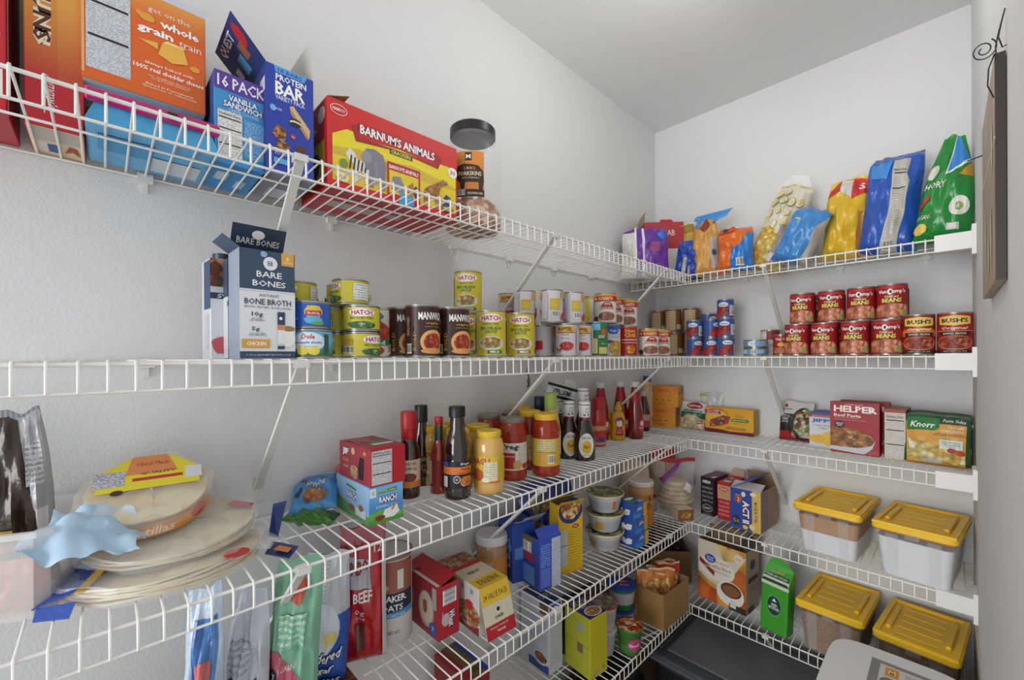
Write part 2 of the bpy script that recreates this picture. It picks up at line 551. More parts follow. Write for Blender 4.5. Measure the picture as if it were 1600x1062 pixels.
def pillow(t, w, h, d, mat, nu=18, nv=22, top_t=.5, bot_t=.10, narrow=.10, fold=None, seal=None, wr=.0035, seed=0, flat_top=.04, part='bag', wave=.022, waist=None, pinch=None):
    """a filled film bag: two skins, crimped top seal, creases; returns the printable front"""
    if pinch is None: pinch = 0 if narrow <= .03 else .22
    rnd = random.Random(seed); ph = [rnd.uniform(0, 6.28) for _ in range(8)]
    def width(tt):
        b = math.sin(math.pi * min(1, max(0, tt))) ** .5
        k = 1 - narrow * b
        if waist: k *= waist(tt)
        k *= 1 - pinch * max(0, (tt - .72) / .28) ** 1.6
        return k
    def thick(s, tt):
        ps = max(0, 1 - abs(2*s-1) ** 2.4) ** .6
        lo = min(1, max(0, tt) / bot_t) ** .5 if bot_t > 0 else 1
        hi = min(1, max(0, 1 - flat_top - tt) / top_t) ** .75
        return ps * lo * hi
    def pt(s, tt, sign, e=0):
        x = (s - .5) * w * width(tt); z = tt * h + wave * h * max(0, tt - .3) ** 2 * (1.6 * math.sin(5 * s + ph[4]) + .9 * math.sin(11 * s + ph[5]))
        k = thick(s, tt)
        crease = wr * k ** .5 * (math.sin(9*s + 14*tt + ph[0]) + .8*math.sin(17*s - 11*tt + ph[1]) + .6*math.sin(23*tt + 5*s + ph[2]) + .7*math.sin(31*s + ph[3] + 7*tt))
        y = sign * (d/2 * k + .0006 + e) + crease * (1 if sign > 0 else -1) * (-1 if sign < 0 else 1)
        if fold and tt > fold[0]:
            z0 = fold[0] * h; a = R(fold[1]); dz = z - z0
            y, z = y * math.cos(a) - dz * math.sin(a), z0 + y * math.sin(a) + dz * math.cos(a)
        return Vector((x, y, z))
    V, F = [], []
    for sign in (-1, 1):
        o = len(V)
        for j in range(nv + 1):
            for i in range(nu + 1):
                V.append(pt(i / nu, j / nv, sign))
        for j in range(nv):
            for i in range(nu):
                a = o + j*(nu+1) + i; q = (a, a+1, a+nu+2, a+nu+1)
                F.append(q if sign < 0 else q[::-1])
    n1 = (nu+1)*(nv+1)
    for j in range(nv):   # side seams
        for i in (0, nu):
            a = j*(nu+1)+i; q = (a, a+nu+1, a+nu+1+n1, a+n1); F.append(q if i else q[::-1])
    for i in range(nu):
        for j in (0, nv):
            a = j*(nu+1)+i; q = (a, a+1, a+1+n1, a+n1); F.append(q[::-1] if j else q)
    body = t.add(part, mk(part, V, F, [mat], smooth=60))
    if seal:
        V, F = [], []
        for sign in (-1, 1):
            o = len(V)
            for jj, tt in enumerate((1 - flat_top, 1.0)):
                for i in range(nu+1):
                    p = pt(i/nu, tt, sign, .0008 + .0006*(i % 2)); V.append(p)
            for i in range(nu):
                F.append((o+i, o+i+1, o+nu+2+i, o+nu+1+i))
        t.add('top_seal', mk('top_seal', V, F, [M(seal)]), body)
    fc = t.face(lambda s, tt, e: pt(s, tt, -1, .0006 + e), [i/nu for i in range(1, nu)], [j/nv for j in range(1, nv)], None, .0008)
    fc.body = body; fc.step = .00035
    return fc

# ================================================================ THE ROOM
BY, WX, CZ = 2.159, 1.163, 2.7115        # back wall, right wall, ceiling
Z1, Z2, Z3, Z4, Z5 = 1.861, 1.4998, 1.1386, 0.7739, 0.4141
SD = 0.3134                              # shelf depth
WALL = wall_mat('painted_wall', 'E2E2E1', .26)
CEIL = wall_mat('painted_ceiling', 'ECECEB', .15)
FLOORM = WOOD('6A4E36', '8E6C4C', 14, (8, 1, 1))
def slab(name, x0, y0, z0, x1, y1, z1, m):
    v, f = box_data(x0, y0, z0, x1, y1, z1)
    return struct(name, mk(name, v, f, [m]))
slab('wall_left', -.1, -1.0, 0, 0, BY, CZ, WALL)
slab('wall_back', -.1, BY, 0, WX + .12, BY + .1, CZ, WALL)
slab('wall_right', WX, .70, 0, WX + .12, BY, CZ, WALL)
slab('ceiling', -.1, -1.0, CZ, WX + .12, BY + .1, CZ + .08, CEIL)
slab('floor', -.1, -1.0, -.08, WX + .12, BY + .1, 0, FLOORM)
slab('baseboard_back', 0, BY - .012, 0, WX, BY, .09, M('EDEBE6', .5))
slab('baseboard_left', 0, -1.0, 0, .012, BY - .012, .09, M('EDEBE6', .5))

# ---- ceiling lamp (above, just outside the picture)
lp = Round('ceiling_lamp', 'round frosted glass globe lamp hanging below the ceiling', 'lamp', (.72, 1.06, CZ - .275))
lp.turned('ceiling_plate', [(.06, .26), (.065, .262), (.065, .275)], M('D8D8D6', .3, .8))
lp.turned('stem', [(.012, .20), (.012, .262)], M('D8D8D6', .3, .8), 16)
em, nt, b_ = _new('lamp_globe_lit')
b_.inputs['Emission Color'].default_value = (1, .985, .96, 1)
b_.inputs['Emission Strength'].default_value = LAMP_POWER
b_.inputs['Base Color'].default_value = (.9, .9, .9, 1)
lp.turned('globe', [(.11 * math.sin(math.pi * i / 12) + .002, .11 - .11 * math.cos(math.pi * i / 12)) for i in range(0, 12)], em)
lp.done()

# ---- wire shelves
LIP = .0435
WR = .0018
_v, _f = tube_data([(.004, 0, -WR), (SD - .002, 0, -WR), (SD + .0015, 0, -.0045), (SD + .002, 0, -LIP)], WR, 5)
WIRE_ME = mk('wire', _v, _f, [WIRE], smooth=60)
_v, _f = merge(box_data(0, -.012, -.012, .012, .012, .006), box_data(.0, -.004, -.03, .004, .004, -.012))
CLIP_ME = mk('wall_clip', _v, _f, [M('E9E7E2', .4)])
def brace_mesh():
    a, b = Vector((SD - .004, 0, -.012)), Vector((.006, 0, -.293))
    d = (b - a).normalized(); n = Vector((-d.z, 0, d.x)); w = Vector((0, .0075, 0))
    V = []
    for p in (a, b):
        for q in ((-1, -1), (1, -1), (1, 1), (-1, 1)):
            V.append(p + w * q[0] + n * .0035 * q[1])
    F = [(0, 1, 5, 4), (1, 2, 6, 5), (2, 3, 7, 6), (3, 0, 4, 7), (3, 2, 1, 0), (4, 5, 6, 7)]
    V2, F2 = merge((V, F), box_data(SD - .014, -.011, -.016, SD + .005, .011, -.004), box_data(0, -.012, -.325, .006, .012, -.27), tube_data([(.006, 0, -.313), (.009, 0, -.313)], .004, 6))
    return mk('support_brace', V2, F2, [M('DCDAD5', .4)])
BRACE_ME = brace_mesh()
def wire_shelf(label, z, side, a0, a1, step, braces, clips, start):
    root = bpy.data.objects.new('wire_shelf', None); COL.objects.link(root)
    root['label'] = label; root['category'] = 'shelf'; root['group'] = 'white wire pantry shelves'
    root.empty_display_size = .02
    left = side == 'left'
    root.location = (0, 0, z) if left else (0, BY, z)
    root.rotation_euler = (0, 0, 0) if left else (0, 0, R(-90))
    # local: +x away from the wall, along the wall = +y (left shelf) or world +x = local +y (back shelf)
    def rail(n, x, zz, r, b0=a0, b1=a1):
        link(n, tube(n, [(x, b0, zz), (x, b1, zz)], r, WIRE, 8), root)
    rail('front_rail', SD - .0035, -.0062, .0029)
    rail('lip_rail', SD - .0012, -LIP - .0005, .0023)
    rail('middle_rail', SD * .52, -WR * 2 - .002, .0022)
    rail('back_rail', .0065, -WR * 2 - .0015, .0022)
    y = start
    while y < a1 - .004:
        if y > a0:
            link('wire', WIRE_ME, root, (0, y, 0))
        y += step
    for c in clips: link('wall_clip', CLIP_ME, root, (.001, c, -.004))
    for c in braces: link('support_brace', BRACE_ME, root, (0, c, 0))
    if not left:
        w = WX
        v, f = merge(box_data(SD - .034, w - .088, -.047, SD + .008, w - .002, .004), box_data(SD - .06, w - .010, -.066, SD + .016, w - .0005, .022))
        link('end_bracket', mk('end_bracket', v, f, [M('F0EEEA', .4)]), root)
    return root
ST = .0282
names = ['top', 'second', 'third', 'fourth', 'bottom']
for k, z in enumerate((Z1, Z2, Z3, Z4, Z5)):
    a0 = -.32 if k < 3 else .425
    br = [[.25, .94, 1.64], [.25, .94, 1.66], [.25, .88, 1.66], [.94, 1.66], [.94, 1.66]][k]
    wire_shelf('%s white wire shelf along the long left wall%s' % (names[k], ' at eye level' if k == 1 else ''), z, 'left', a0, BY - SD + .004, ST, br, [y for y in (.06, .42, .8, 1.05, 1.3, 1.55) if y > a0], -.0805 if a0 < 0 else .45)
for k, z in enumerate((Z1, Z2, Z3, Z4, Z5)):
    rt_ = wire_shelf('%s white wire shelf across the back wall' % names[k], z, 'back', .03, WX - .006, ST, [.605], [.15, .45, .8, 1.05], .04)

# ---- wooden sign on the right wall
sg = Thing('hanging_sign', 'wooden board sign hung from black scroll wire on the right wall', 'sign', (WX, 1.105, 1.61))
v, f = box_data(-.012, -.155, 0, -.001, .155, .335)
sg.add('board', mk('board', v, f, [WOOD('8A7862', 'C2B098', 9, (1, 14, 1)), M('31261C', .5)], [0, 1, 1, 0, 1, 0]))
for i, (yy, zz, hh) in enumerate(((-.08, .03, .10), (-.02, .02, .07), (.05, .04, .12), (-.1, .17, .09))):
    pts = [(-.0126, yy - .012 * math.sin(math.pi * q / 6), zz + hh * q / 6) for q in range(7)] + [(-.0126, yy + .012 * math.sin(math.pi * q / 6), zz + hh * q / 6) for q in range(5, 0, -1)]
    sg.add('painted_leaf', mk('painted_leaf', pts, [tuple(range(len(pts)))], [M('D9C9AC', .6)]))
sg.add('painted_line', mk('painted_line', *box_data(-.0125, -.155, .21, -.012, .155, .214), [M('D9D2C4', .6)]))
pts = []
for i in range(34):
    a = i / 33 * 3.6 * math.pi; r_ = .0035 + .0105 * i / 33
    pts.append((-.023 + r_ * math.cos(a + 2.2), -.155, .346 + r_ * 1.15 * math.sin(a + 2.2)))
sg.add('scroll_wire', tube('scroll_wire', pts, .0009, M('1E1C1A', .4), 5))
sg.add('hanger_wire', tube('hanger_wire', [(-.010, -.155, .325), (-.011, -.156, .345), (-.008, -.155, .365), (-.004, -.154, .385), (-.0015, -.152, .398), (-.005, -.150, .38), (-.008, -.15, .36), (-.004, -.15, .343), (.0, -.15, .345)], .0009, M('1E1C1A', .4), 5))
sg.add('hanger_loop', tube('hanger_loop', [(-.012, -.155, .335), (-.018, -.156, .315), (-.019, -.156, .29), (-.013, -.156, .27)], .0009, M('1E1C1A', .4), 5))
sg.add('hanger_hook', tube('hanger_hook', [(-.011, .15, .285), (-.02, .153, .284), (-.032, .155, .282)], .0014, M('1E1C1A', .4), 5))
sg.done()

# ================================================================ TOP SHELF, LEFT WALL
t = Carton('cereal_box', 'red snack box at the far left end of the top shelf', 'box', .10, .145, .30, (.078, -.150, Z1), 90, 'C61E2B', 'A31A22', 'C61E2B', 'B0343A')
t.f().text('K\n&\nS', .80, .62, .12, .2, 'F3EDE6').rect(.55, .06, .97, .20, 'EFE9DF').rect(.6, .08, .9, .18, FINE(), 'nutrition_panel').text('Fun', .8, .38, .3, .05)
t.f('r').rect(.1, 0, .14, 1, 'E9D2C0')
t.done()
t = Carton('honey_buns_box', 'tall orange and red box lettered BUNS on the top shelf', 'box', .064, .125, .30, (.066, -.053, Z1), 90, RAMP('C3202B', 'E59A33', .07, .2), 'C8502C', 'E59A33', 'E2C9A0')
f = t.f(); f.rect(.55, .26, 1, 1, RAMP('C8502C', 'E8A848', .09, .2))
f.outlined('BUNS', .30, .59, .30, .30, '5A2A18', 'F6E6C4', .05, .16, rot=-90)
f.text("Jammy's", .45, .19, .2, .17, 'F4E8DC', 0, .3, -90)
f.ell(.33, .17, .02, .1, 'F4E8DC', 'lettering')
t.f('u').rect(.1, .55, .9, .95, 'B9B0A6').rect(.12, .12, .4, .5, 'D8D3C8').rect(.3, .15, .48, .45, '2C4E92').poly([(.6, .2), (.7, .5), (.85, .45), (.9, .15), (.75, .3)], 'A3402C', 'picture')
t.done()
t = Thing('snack_pouch', 'light blue pouch with a magenta zip lying under the orange cracker box', 'pouch', (.112, .065, Z1), 90)
def pouch_skin():
    V, F = [], []
    nx, ny = 16, 14
    def top(a, b):   # a across 0..1, b front 0..1 back
        e = max(0, 1 - abs(2 * a - 1) ** 4) ** .5
        return .004 + e * (.040 + .045 * b) * min(1, .35 + (1 - b) * 6) + .0025 * math.sin(17 * a + 9 * b) * e
    for j in range(ny + 1):
        for i in range(nx + 1):
            a, b = i / nx, j / ny
            V.append(((a - .5) * .168, -.09 + .18 * b, top(a, b)))
    o = len(V)
    for j in range(ny + 1):
        for i in range(nx + 1):
            a, b = i / nx, j / ny
            V.append(((a - .5) * .160, -.085 + .172 * b, .0005))
    n1 = nx + 1
    for j in range(ny):
        for i in range(nx):
            k = j * n1 + i
            F.append((k, k + 1, k + n1 + 1, k + n1)); F.append((o + k + n1, o + k + n1 + 1, o + k + 1, o + k))
    for i in range(nx):
        F.append((i + 1, i, o + i, o + i + 1)); k = ny * n1 + i; F.append((k, k + 1, o + k + 1, o + k))
    for j in range(ny):
        k = j * n1; F.append((k, k + n1, o + k + n1, o + k)); k += nx; F.append((k + n1, k, o + k, o + k + n1))
    return mk('pouch_body', V, F, [FILM('45A6DA')], smooth=60)
t.add('pouch_body', pouch_skin())
t.add('zip_band', bevel_box('zip_band', -.084, -.099, .030, .084, -.088, .050, [FILM('B5186B')], None, .003))
t.add('zip_slider', bevel_box('zip_slider', .012, -.102, .034, .026, -.0985, .046, [M('3A1530')], None, .001))
t.add('nutrition_panel', mk('nutrition_panel', [(.0, -.0, -.0005), (.07, -.0, -.0005), (.07, .07, -.0005), (.0, .07, -.0005)], [(3, 2, 1, 0)], [FINE('C9D2D6', pitch=.01)]))
t.add('back_print', mk('back_print', [(-.07, -.05, -.0005), (.0, -.05, -.0005), (.0, .02, -.0005), (-.07, .02, -.0005)], [(3, 2, 1, 0)], [FINE('3E93C4', '2A6C9C', pitch=.01)]))
t = Carton('cracker_box', 'big orange cracker box reading get on the whole grain train', 'box', .162, .11, .192, (.086, .058, Z1 + .092), 90, RAMP('E2661F', 'E59A4A', .13, .18), 'D9631F', 'B9B7BC', 'EDE6DC')
f = t.f()
f.rect(.30, .93, 1, 1, 'CFCFDA').rect(0, .05, .02, 1, 'EBB070')
f.nutrition(.03, .10, .36, 1.0, 'D4D6DC')
f.text('get on the', .68, .80, .36, .06, 'F6EBDD', 0).text('whole', .77, .71, .34, .07, 'FFFFFF', .06).text('grain', .56, .605, .30, .085, 'FFFFFF', .06).text('train', .86, .595, .20, .06, 'F6EBDD', 0)
f.blob(.49, .715, .075, .04, 'E8A23B', seed=2).blob(.425, .735, .03, .025, 'E8A23B', seed=3)
f.poly([(.58, .42), (.62, .54), (.80, .55), (.84, .42), (.7, .38)], 'F0B64A', 'picture').poly([(.62, .54), (.66, .57), (.83, .56), (.80, .55)], 'FBD98A', 'picture').poly([(.42, .50), (.58, .46), (.58, .52)], 'F3B24D', 'picture').blob(.9, .40, .05, .03, 'E9A13C', seed=6)
f.text('always baked with', .68, .31, .42, .035, 'F8E6D4').text('100% real cheddar cheese', .68, .26, .60, .04, 'FFFFFF', .03)
f.text('no artificial flavors\nor preservatives', .68, .19, .36, .04, 'F8E6D4', 0).text('Baked in Pennsylvania\nQuestions or comments', .68, .11, .46, .05, 'F8E6D4', 0)
t.done()
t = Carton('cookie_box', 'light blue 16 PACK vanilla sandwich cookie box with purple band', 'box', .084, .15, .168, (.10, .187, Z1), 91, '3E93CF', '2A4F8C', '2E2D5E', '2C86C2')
f = t.f(); f.rect(0, .80, 1, 1, '5B3A96').text('16 PACK', .52, .90, .92, .13, 'F4F1FA', .03)
f.outlined('VANILLA\nSANDWICH', .54, .70, .74, .14, 'FFFFFF', '2B4FA0', .04, .12).text('CREME COOKIES', .56, .605, .6, .04, 'BFE3F5', 0)
f.nutrition(.06, .05, .52, .58).rect(.56, .12, .95, .54, FINE('3E93CF', 'CDE8F6'), 'nutrition_panel')
t.f('u').rect(.15, .4, .4, .7, 'B8C4CC').rect(.6, .2, .8, .5, 'A9C6DA')
t.done()
t = Carton('protein_bar_box', 'dark blue PROTEIN BAR variety pack box with raised flaps', 'box', .088, .145, .212, (.118, .270, Z1), 90, '2940A8', '24387F', '2A2A30', '7C7F8A', flap=False, open_top=True)
f = t.f(); f.poly([(.16, 1), (.20, .94), (.80, .94), (.86, 1)], '58A6E0').text('18 BARS', .5, .967, .5, .035, '2036A0', .02)
f.text('PROTEIN', .52, .90, .64, .06, 'FFFFFF', .04).text('BAR', .5, .80, .62, .12, 'FFFFFF', .06).text('VARIETY PACK', .5, .715, .62, .045, 'E7ECFA', .02)
f.poly([(.48, .66), (.56, .68), (.92, .50), (.90, .42)], 'D9B98C', 'picture').poly([(.48, .66), (.9, .42), (.86, .40), (.5, .6)], 'B48A5C', 'picture')
for i in range(3): f.ell(.60, .545 - .018 * i, .12, .02, '2E221E' if i != 1 else 'E8DCC8', 'picture')
f.poly([(.12, .36), (.22, .46), (.42, .43), (.38, .33), (.3, .30)], FOOD(['C99862', 'B3713F', '6E4326'], 160), 'picture').blob(.34, .27, .16, .05, FOOD(['C99862', 'B3713F', '6E4326'], 160), seed=5).blob(.72, .29, .14, .035, '5E3524', seed=8).ell(.14, .60, .06, .03, '7FB4E8', 'picture').ell(.55, .385, .05, .024, 'C23A3A', 'picture').text('21g', .55, .385, .06, .015, 'FFFFFF')
f.text('PROTEIN', .25, .60, .14, .02, 'DDE6FA').rect(.15, .10, .45, .15, '5EB0E4').ell(.2, .22, .05, .022, 'E5C89C', 'picture').text('per bar', .3, .19, .25, .02, 'DDE6FA', 0)
t.f('l').ell(.8, .55, .12, .05, '8C2A2A', 'picture').ell(.7, .40, .12, .05, 'A03028', 'picture').rect(.75, .75, .98, .88, 'C9CBD3')
t.f('u').rect(.3, .05, .95, .45, FINE('B9BCC4'), 'nutrition_panel')
ff = t.wall_flap('side_flap', 'l', .085, 42, '26386F'); ff.text('QUEST', .40, .80, .55, .24, 'F0F0F4', .05).ell(.84, .66, .10, .24, 'B22B33', 'picture').rect(.62, .30, .78, .62, '9B5A3C', 'picture').rect(.40, .15, .58, .5, '5AA6DC', 'picture').rect(.14, .2, .28, .42, 'D7DAE0')
t.wall_flap('back_flap', 'r', .075, -6, 'C9C7C3', M('C9C7C3'), .0)
t.done()
t = Carton('animal_cracker_box', "large red and yellow BARNUM'S ANIMALS cracker box", 'box', .335, .165, .19, (.118, .506, Z1), 90, 'D32322', 'B61D20', 'B61D20', 'B23137', open_top=False)
f = t.f(); f.rect(.03, .09, .985, .60, RAMP('E9C63A', 'F0DF25', .03, .1)).poly([(.03, .60), (.12, .70), (.985, .70), (.985, .58), (.03, .58)], 'EDD92B').poly([(.03, .46), (.2, .52), (.4, .48), (.6, .55), (.985, .44), (.985, .40), (.03, .38)], 'DDB93E', 'picture')
f.poly([(.15, .77), (.20, .81), (.20, .66), (.25, .665), (.75, .675), (.80, .67), (.80, .82), (.86, .78), (.82, .62), (.5, .66), (.18, .60)], 'A81A1E', 'banner')
f.poly([(.2, .82), (.5, .86), (.8, .82), (.8, .65), (.5, .69), (.2, .65)], 'C42024', 'banner')
f.outlined("BARNUM'S ANIMALS", .5, .765, .58, .11, 'FFFFFF', '7E1416', .05, .1)
f.rect(.42, .60, .60, .67, '5E4A1C').text('CRACKERS', .51, .635, .155, .045, 'F3E27A', .02)
f.ell(.07, .885, .055, .06, 'F4D9D6').ell(.07, .885, .05, .052, 'C41F24').text('NABISCO', .07, .885, .08, .035, 'FFFFFF')
f.ell(.955, .64, .042, .07, 'FFFFFF').text('30', .955, .64, .05, .07, 'B61D20', .04)
# animals: zebra, elephant, inner pack, giraffe, gorilla
f.poly([(.11, .42), (.14, .50), (.17, .46), (.19, .40), (.25, .38), (.27, .30), (.26, .14), (.24, .14), (.24, .25), (.19, .26), (.19, .14), (.17, .14), (.165, .33), (.13, .37)], 'E8E4DA', 'picture')
for i in range(5): f.poly([(.135 + .025 * i, .27 + .0 * i), (.145 + .025 * i, .26), (.155 + .025 * i, .42 - .015 * i), (.145 + .025 * i, .43 - .015 * i)], '33302E', 'picture')
f.poly([(.22, .45), (.25, .56), (.31, .58), (.37, .54), (.39, .44), (.385, .12), (.35, .12), (.345, .25), (.31, .25), (.30, .12), (.27, .12), (.27, .33), (.25, .30), (.24, .38)], '84828F', 'picture').ell(.255, .46, .035, .07, '9A98A6', 'picture').poly([(.30, .42), (.325, .42), (.335, .2), (.315, .16), (.32, .3)], '9694A2', 'picture')
f.rect(.40, .07, .66, .50, 'C3262A', 'inner_pack').rect(.415, .12, .645, .40, 'E9D02E', 'inner_pack').text("BARNUM'S ANIMALS", .53, .445, .23, .05, 'FFFFFF', .03).poly([(.43, .17), (.44, .33), (.5, .35), (.53, .25), (.53, .13)], '8A8896', 'picture').poly([(.55, .13), (.56, .27), (.6, .33), (.61, .25), (.6, .13)], 'B77A3A', 'picture').ell(.625, .21, .02, .08, '3C4048', 'picture')
gir = FOOD(['B8793A', 'A8652C', 'C99A5C'], 120)
f.poly([(.69, .10), (.70, .30), (.74, .36), (.80, .42), (.86, .50), (.90, .49), (.905, .45), (.86, .42), (.83, .34), (.82, .10), (.80, .10), (.79, .22), (.73, .22), (.72, .10)], gir, 'picture')
f.poly([(.85, .08), (.86, .24), (.89, .31), (.93, .28), (.94, .08)], '3C4260', 'picture')
f.blob(.09, .14, .05, .06, 'F1E7A6', 'picture', 4).blob(.1, .30, .03, .06, '7F9A3A', 'picture', 5).blob(.90, .12, .08, .03, FOOD(['B9B04A', '8C9A3C', 'D8CB6A'], 200), 'picture', 9).text('ZOO', .08, .14, .06, .04, '6A5A20')
f.poly([(.485, .02), (.50, .16), (.60, .13), (.61, .04), (.56, 0)], '3D9FD8', 'ribbon').poly([(.50, .16), (.55, .07), (.60, .13), (.55, .10)], '6FC0EA', 'ribbon')
t.f('l').rect(.25, .10, .9, .55, 'C9B43A').blob(.55, .32, .2, .16, '3F4430', seed=3).ell(.8, .85, .12, .09, 'E9D4CC').ell(.45, .72, .2, .04, 'D9A9A6')
t.f('u').rect(.1, .3, .45, .55, 'B9A29E').rect(.5, .35, .65, .55, 'A9948F')
t.wall_flap('side_flap', 'l', .05, -70, 'B08C60', KRAFT)
t.done()
t = Round('pork_rind_jar', 'clear round plastic jar with black lid and orange pig label', 'jar', (.142, .775, Z1))
rj = .083
t.turned('jar_body', [(rj*.9, 0), (rj, .01), (rj, .20), (rj*.98, .225), (rj*.9, .25), (rj*.76, .268), (.058, .274), (.058, .286)], CLEARPLASTIC(), ct=False)
t.turned('contents', [(rj*.86, .003), (rj*.95, .012), (rj*.95, .05), (rj*.8, .075), (rj*.4, .083), (.004, .078)], FOOD(['C98F5C', 'B5713F', 'D9AC7C', '9C5A30', 'E4C49C'], 70))
for i, (a, rr, zz, sc) in enumerate(((-.6, .05, .085, .016), (.3, .03, .092, .018), (1.4, .045, .08, .015), (2.6, .04, .084, .017), (-1.6, .055, .074, .016))):
    v, ff_ = lathe_data([(.003, -sc), (sc, -sc*.3), (sc*.8, sc*.5), (.003, sc)], 7)
    v = [(rr*math.sin(a) + p[0]*1.3, -rr*math.cos(a) + p[1], zz + p[2]) for p in v]
    t.add('pork_rind', mk('pork_rind', v, ff_, [FOOD(['D9AC7C', 'C98F5C', 'E4C49C'], 60)], smooth=30))
t.turned('lid', [(.060, .272), (.066, .274), (.066, .296), (.062, .30), (.05, .301), (.046, .296)], M('1B1A19', .35))
t.turned('neck_ring', [(.0675, .262), (.069, .266), (.0675, .271)], CLEARPLASTIC(), cb=False, ct=False)
w = t.wrap(rj, .07, rj, .20)
w.rect(.53, .05, .70, 1.0, RAMP('C77A30', 'D88A3A', .1, .18)).poly([(.54, .50), (.56, .70), (.60, .74), (.67, .70), (.695, .60), (.70, .40), (.69, .18), (.672, .18), (.67, .35), (.60, .35), (.595, .18), (.578, .18), (.57, .36), (.55, .42)], '35241A', 'picture')
w.rect(.60, .80, .635, .97, '1F1A16').text('M', .6175, .885, .025, .09, 'EFE6D8', .05).text('1882', .625, .64, .06, .06, 'D8A060').text('PORKSKINS', .625, .53, .12, .09, 'F1D9B4', .03).text('KETO FRIENDLY', .63, .44, .09, .03, 'EBD0A8', 0)
w.rect(.53, .05, .70, .2, '2A1C14').barcode(.54, .08, .60, .2).text('CHICHARRONES', .65, .11, .08, .05, 'EBD9BE', .0)
t.done()

# ================================================================ TOP SHELF, BACK WALL: snack bags
t = Carton('snack_carton', 'open red cardboard snack carton in the corner of the top shelf', 'box', .185, .12, .285, (.115, 1.985, Z1), 42, 'B5333A', 'A83038', bottom='C9C2B6', open_top=True)
f = t.f(); f.rect(0, .0, 1, .55, 'E6E0D8').rect(.22, .74, .5, .88, 'E9E6E0').text('AB', .68, .82, .2, .1, 'E9D9D4').rect(.25, .76, .47, .86, FINE(), 'nutrition_panel')
t.wall_flap('side_flap', 'l', .05, -4, 'A9967E', KRAFT); t.wall_flap('back_flap', 'b', .04, 10, 'A9967E', KRAFT)
t.done()
t = Thing('snack_packet', 'shiny red packet peeking out of the red carton', 'packet', (.115, 2.0, Z1 + .15), 42, tilt=(0, 8))
pillow(t, .08, .17, .03, FILM('C8242A'), seed=5, top_t=.3)
t.done()
t = Thing('snack_bag', 'purple and white glossy snack bag in the top shelf corner', 'bag', (.135, 1.795, Z1), 36, 'snack bags on the top shelf', tilt=(-4, 0))
f = pillow(t, .225, .25, .09, FILM('6A2DA0'), seed=11, top_t=.35, fold=(.86, -70), wr=.005, seal='5B2590')
f.rect(.0, .0, .26, .85, FILM('DEDAD4')).rect(.26, .0, .30, .9, 'F2EEEA').rect(.42, .0, .47, .9, 'EDE7F2').rect(.01, .15, .22, .6, FINE('DEDAD4', '8A8078', .008), 'nutrition_panel').blob(.68, .52, .16, .1, '9A4A86', seed=3).blob(.85, .75, .1, .1, FILM('2F63C4'), seed=4)
t.done()
t = Thing('snack_bag', 'yellow snack bag with green swirl behind the blue packet', 'bag', (.232, 2.035, Z1), 28, 'snack bags on the top shelf', tilt=(-3, -6))
f = pillow(t, .13, .285, .06, FILM('D2B24A'), seed=17, top_t=.35, fold=(.84, 60), seal='D8C27A')
f.ell(.5, .55, .4, .1, FILM('2E8B3C')).ell(.55, .42, .25, .09, 'D8A03C').rect(.0, .0, 1, .35, FILM('1E5A2E'))
t.done()
t = Thing('snack_bag', 'small shiny dark blue packet standing by the purple bag', 'bag', (.262, 1.925, Z1), 26, 'snack bags on the top shelf', tilt=(-5, 8))
f = pillow(t, .105, .175, .05, FILM('1F49A8'), seed=23, top_t=.4, wr=.006, seal='1C3F92')
f.rect(.30, .0, .46, .5, 'C9C6C2').rect(.56, .0, .66, .3, 'B9B6B2')
t.done()
t = Thing('snack_bag', 'tan orange bag with its top folded open showing blue foil', 'bag', (.338, 1.965, Z1), 14, 'snack bags on the top shelf', tilt=(-4, 0))
f = pillow(t, .125, .275, .075, FILM('D29A4A'), seed=29, top_t=.4, waist=lambda z: 1 - .35 * max(0, z - .62) * 2.2)
f.rect(.72, .1, 1, .62, 'B9B2AE').ell(.85, .36, .08, .05, '44587A', 'picture').poly([(.25, .80), (.55, .98), (.75, .84), (.5, .72)], FILM('8A3A20')).poly([(.0, .84), (.2, 1.0), (.34, .96), (.16, .8)], FILM('3A8AD0'))
t.add('folded_corner', mk('folded_corner', [(-.05, -.004, .262), (.03, -.006, .25), (.115, -.018, .292), (.085, -.012, .262), (.03, -.02, .238), (-.04, .004, .285)], [(0, 1, 5), (1, 2, 3), (1, 3, 4), (1, 2, 5)], [FILM('3388D2')]))
t.done()
t = Thing('snack_bag', 'orange and blue crumpled bag beside the popcorn', 'bag', (.470, 1.950, Z1), 8, 'snack bags on the top shelf', tilt=(-4, 0))
f = pillow(t, .15, .205, .085, FILM('E06A1E'), seed=31, top_t=.4, fold=(.84, -45), wr=.005, seal='A9A29C')
f.poly([(.42, 0), (.42, .42), (.68, .52), (.84, .78), (1, .8), (1, 0)], FILM('2F7FCC')).barcode(.56, .08, .78, .24).poly([(.0, .80), (.06, .98), (.46, .98), (.5, .84)], FILM('D8521E')).blob(.22, .89, .14, .06, '3E2A3A', seed=4)
t.done()
t = Thing('popcorn_bag', 'clear bag of yellow popcorn leaning to the right', 'bag', (.550, 2.025, Z1), 2, 'snack bags on the top shelf', tilt=(-4, 21))
f = pillow(t, .145, .36, .095, FOOD(['E6C350', 'D9A92E', 'F2DF92', 'EFD06A'], 62, .5), seed=37, top_t=.28, wr=.004, flat_top=.02, narrow=.06, part='popcorn')
f.poly([(0, .46), (0, .97), (1, .97), (1, .5), (.6, .44), (.3, .5)], M('DDD6C0', .3, coat=.3))
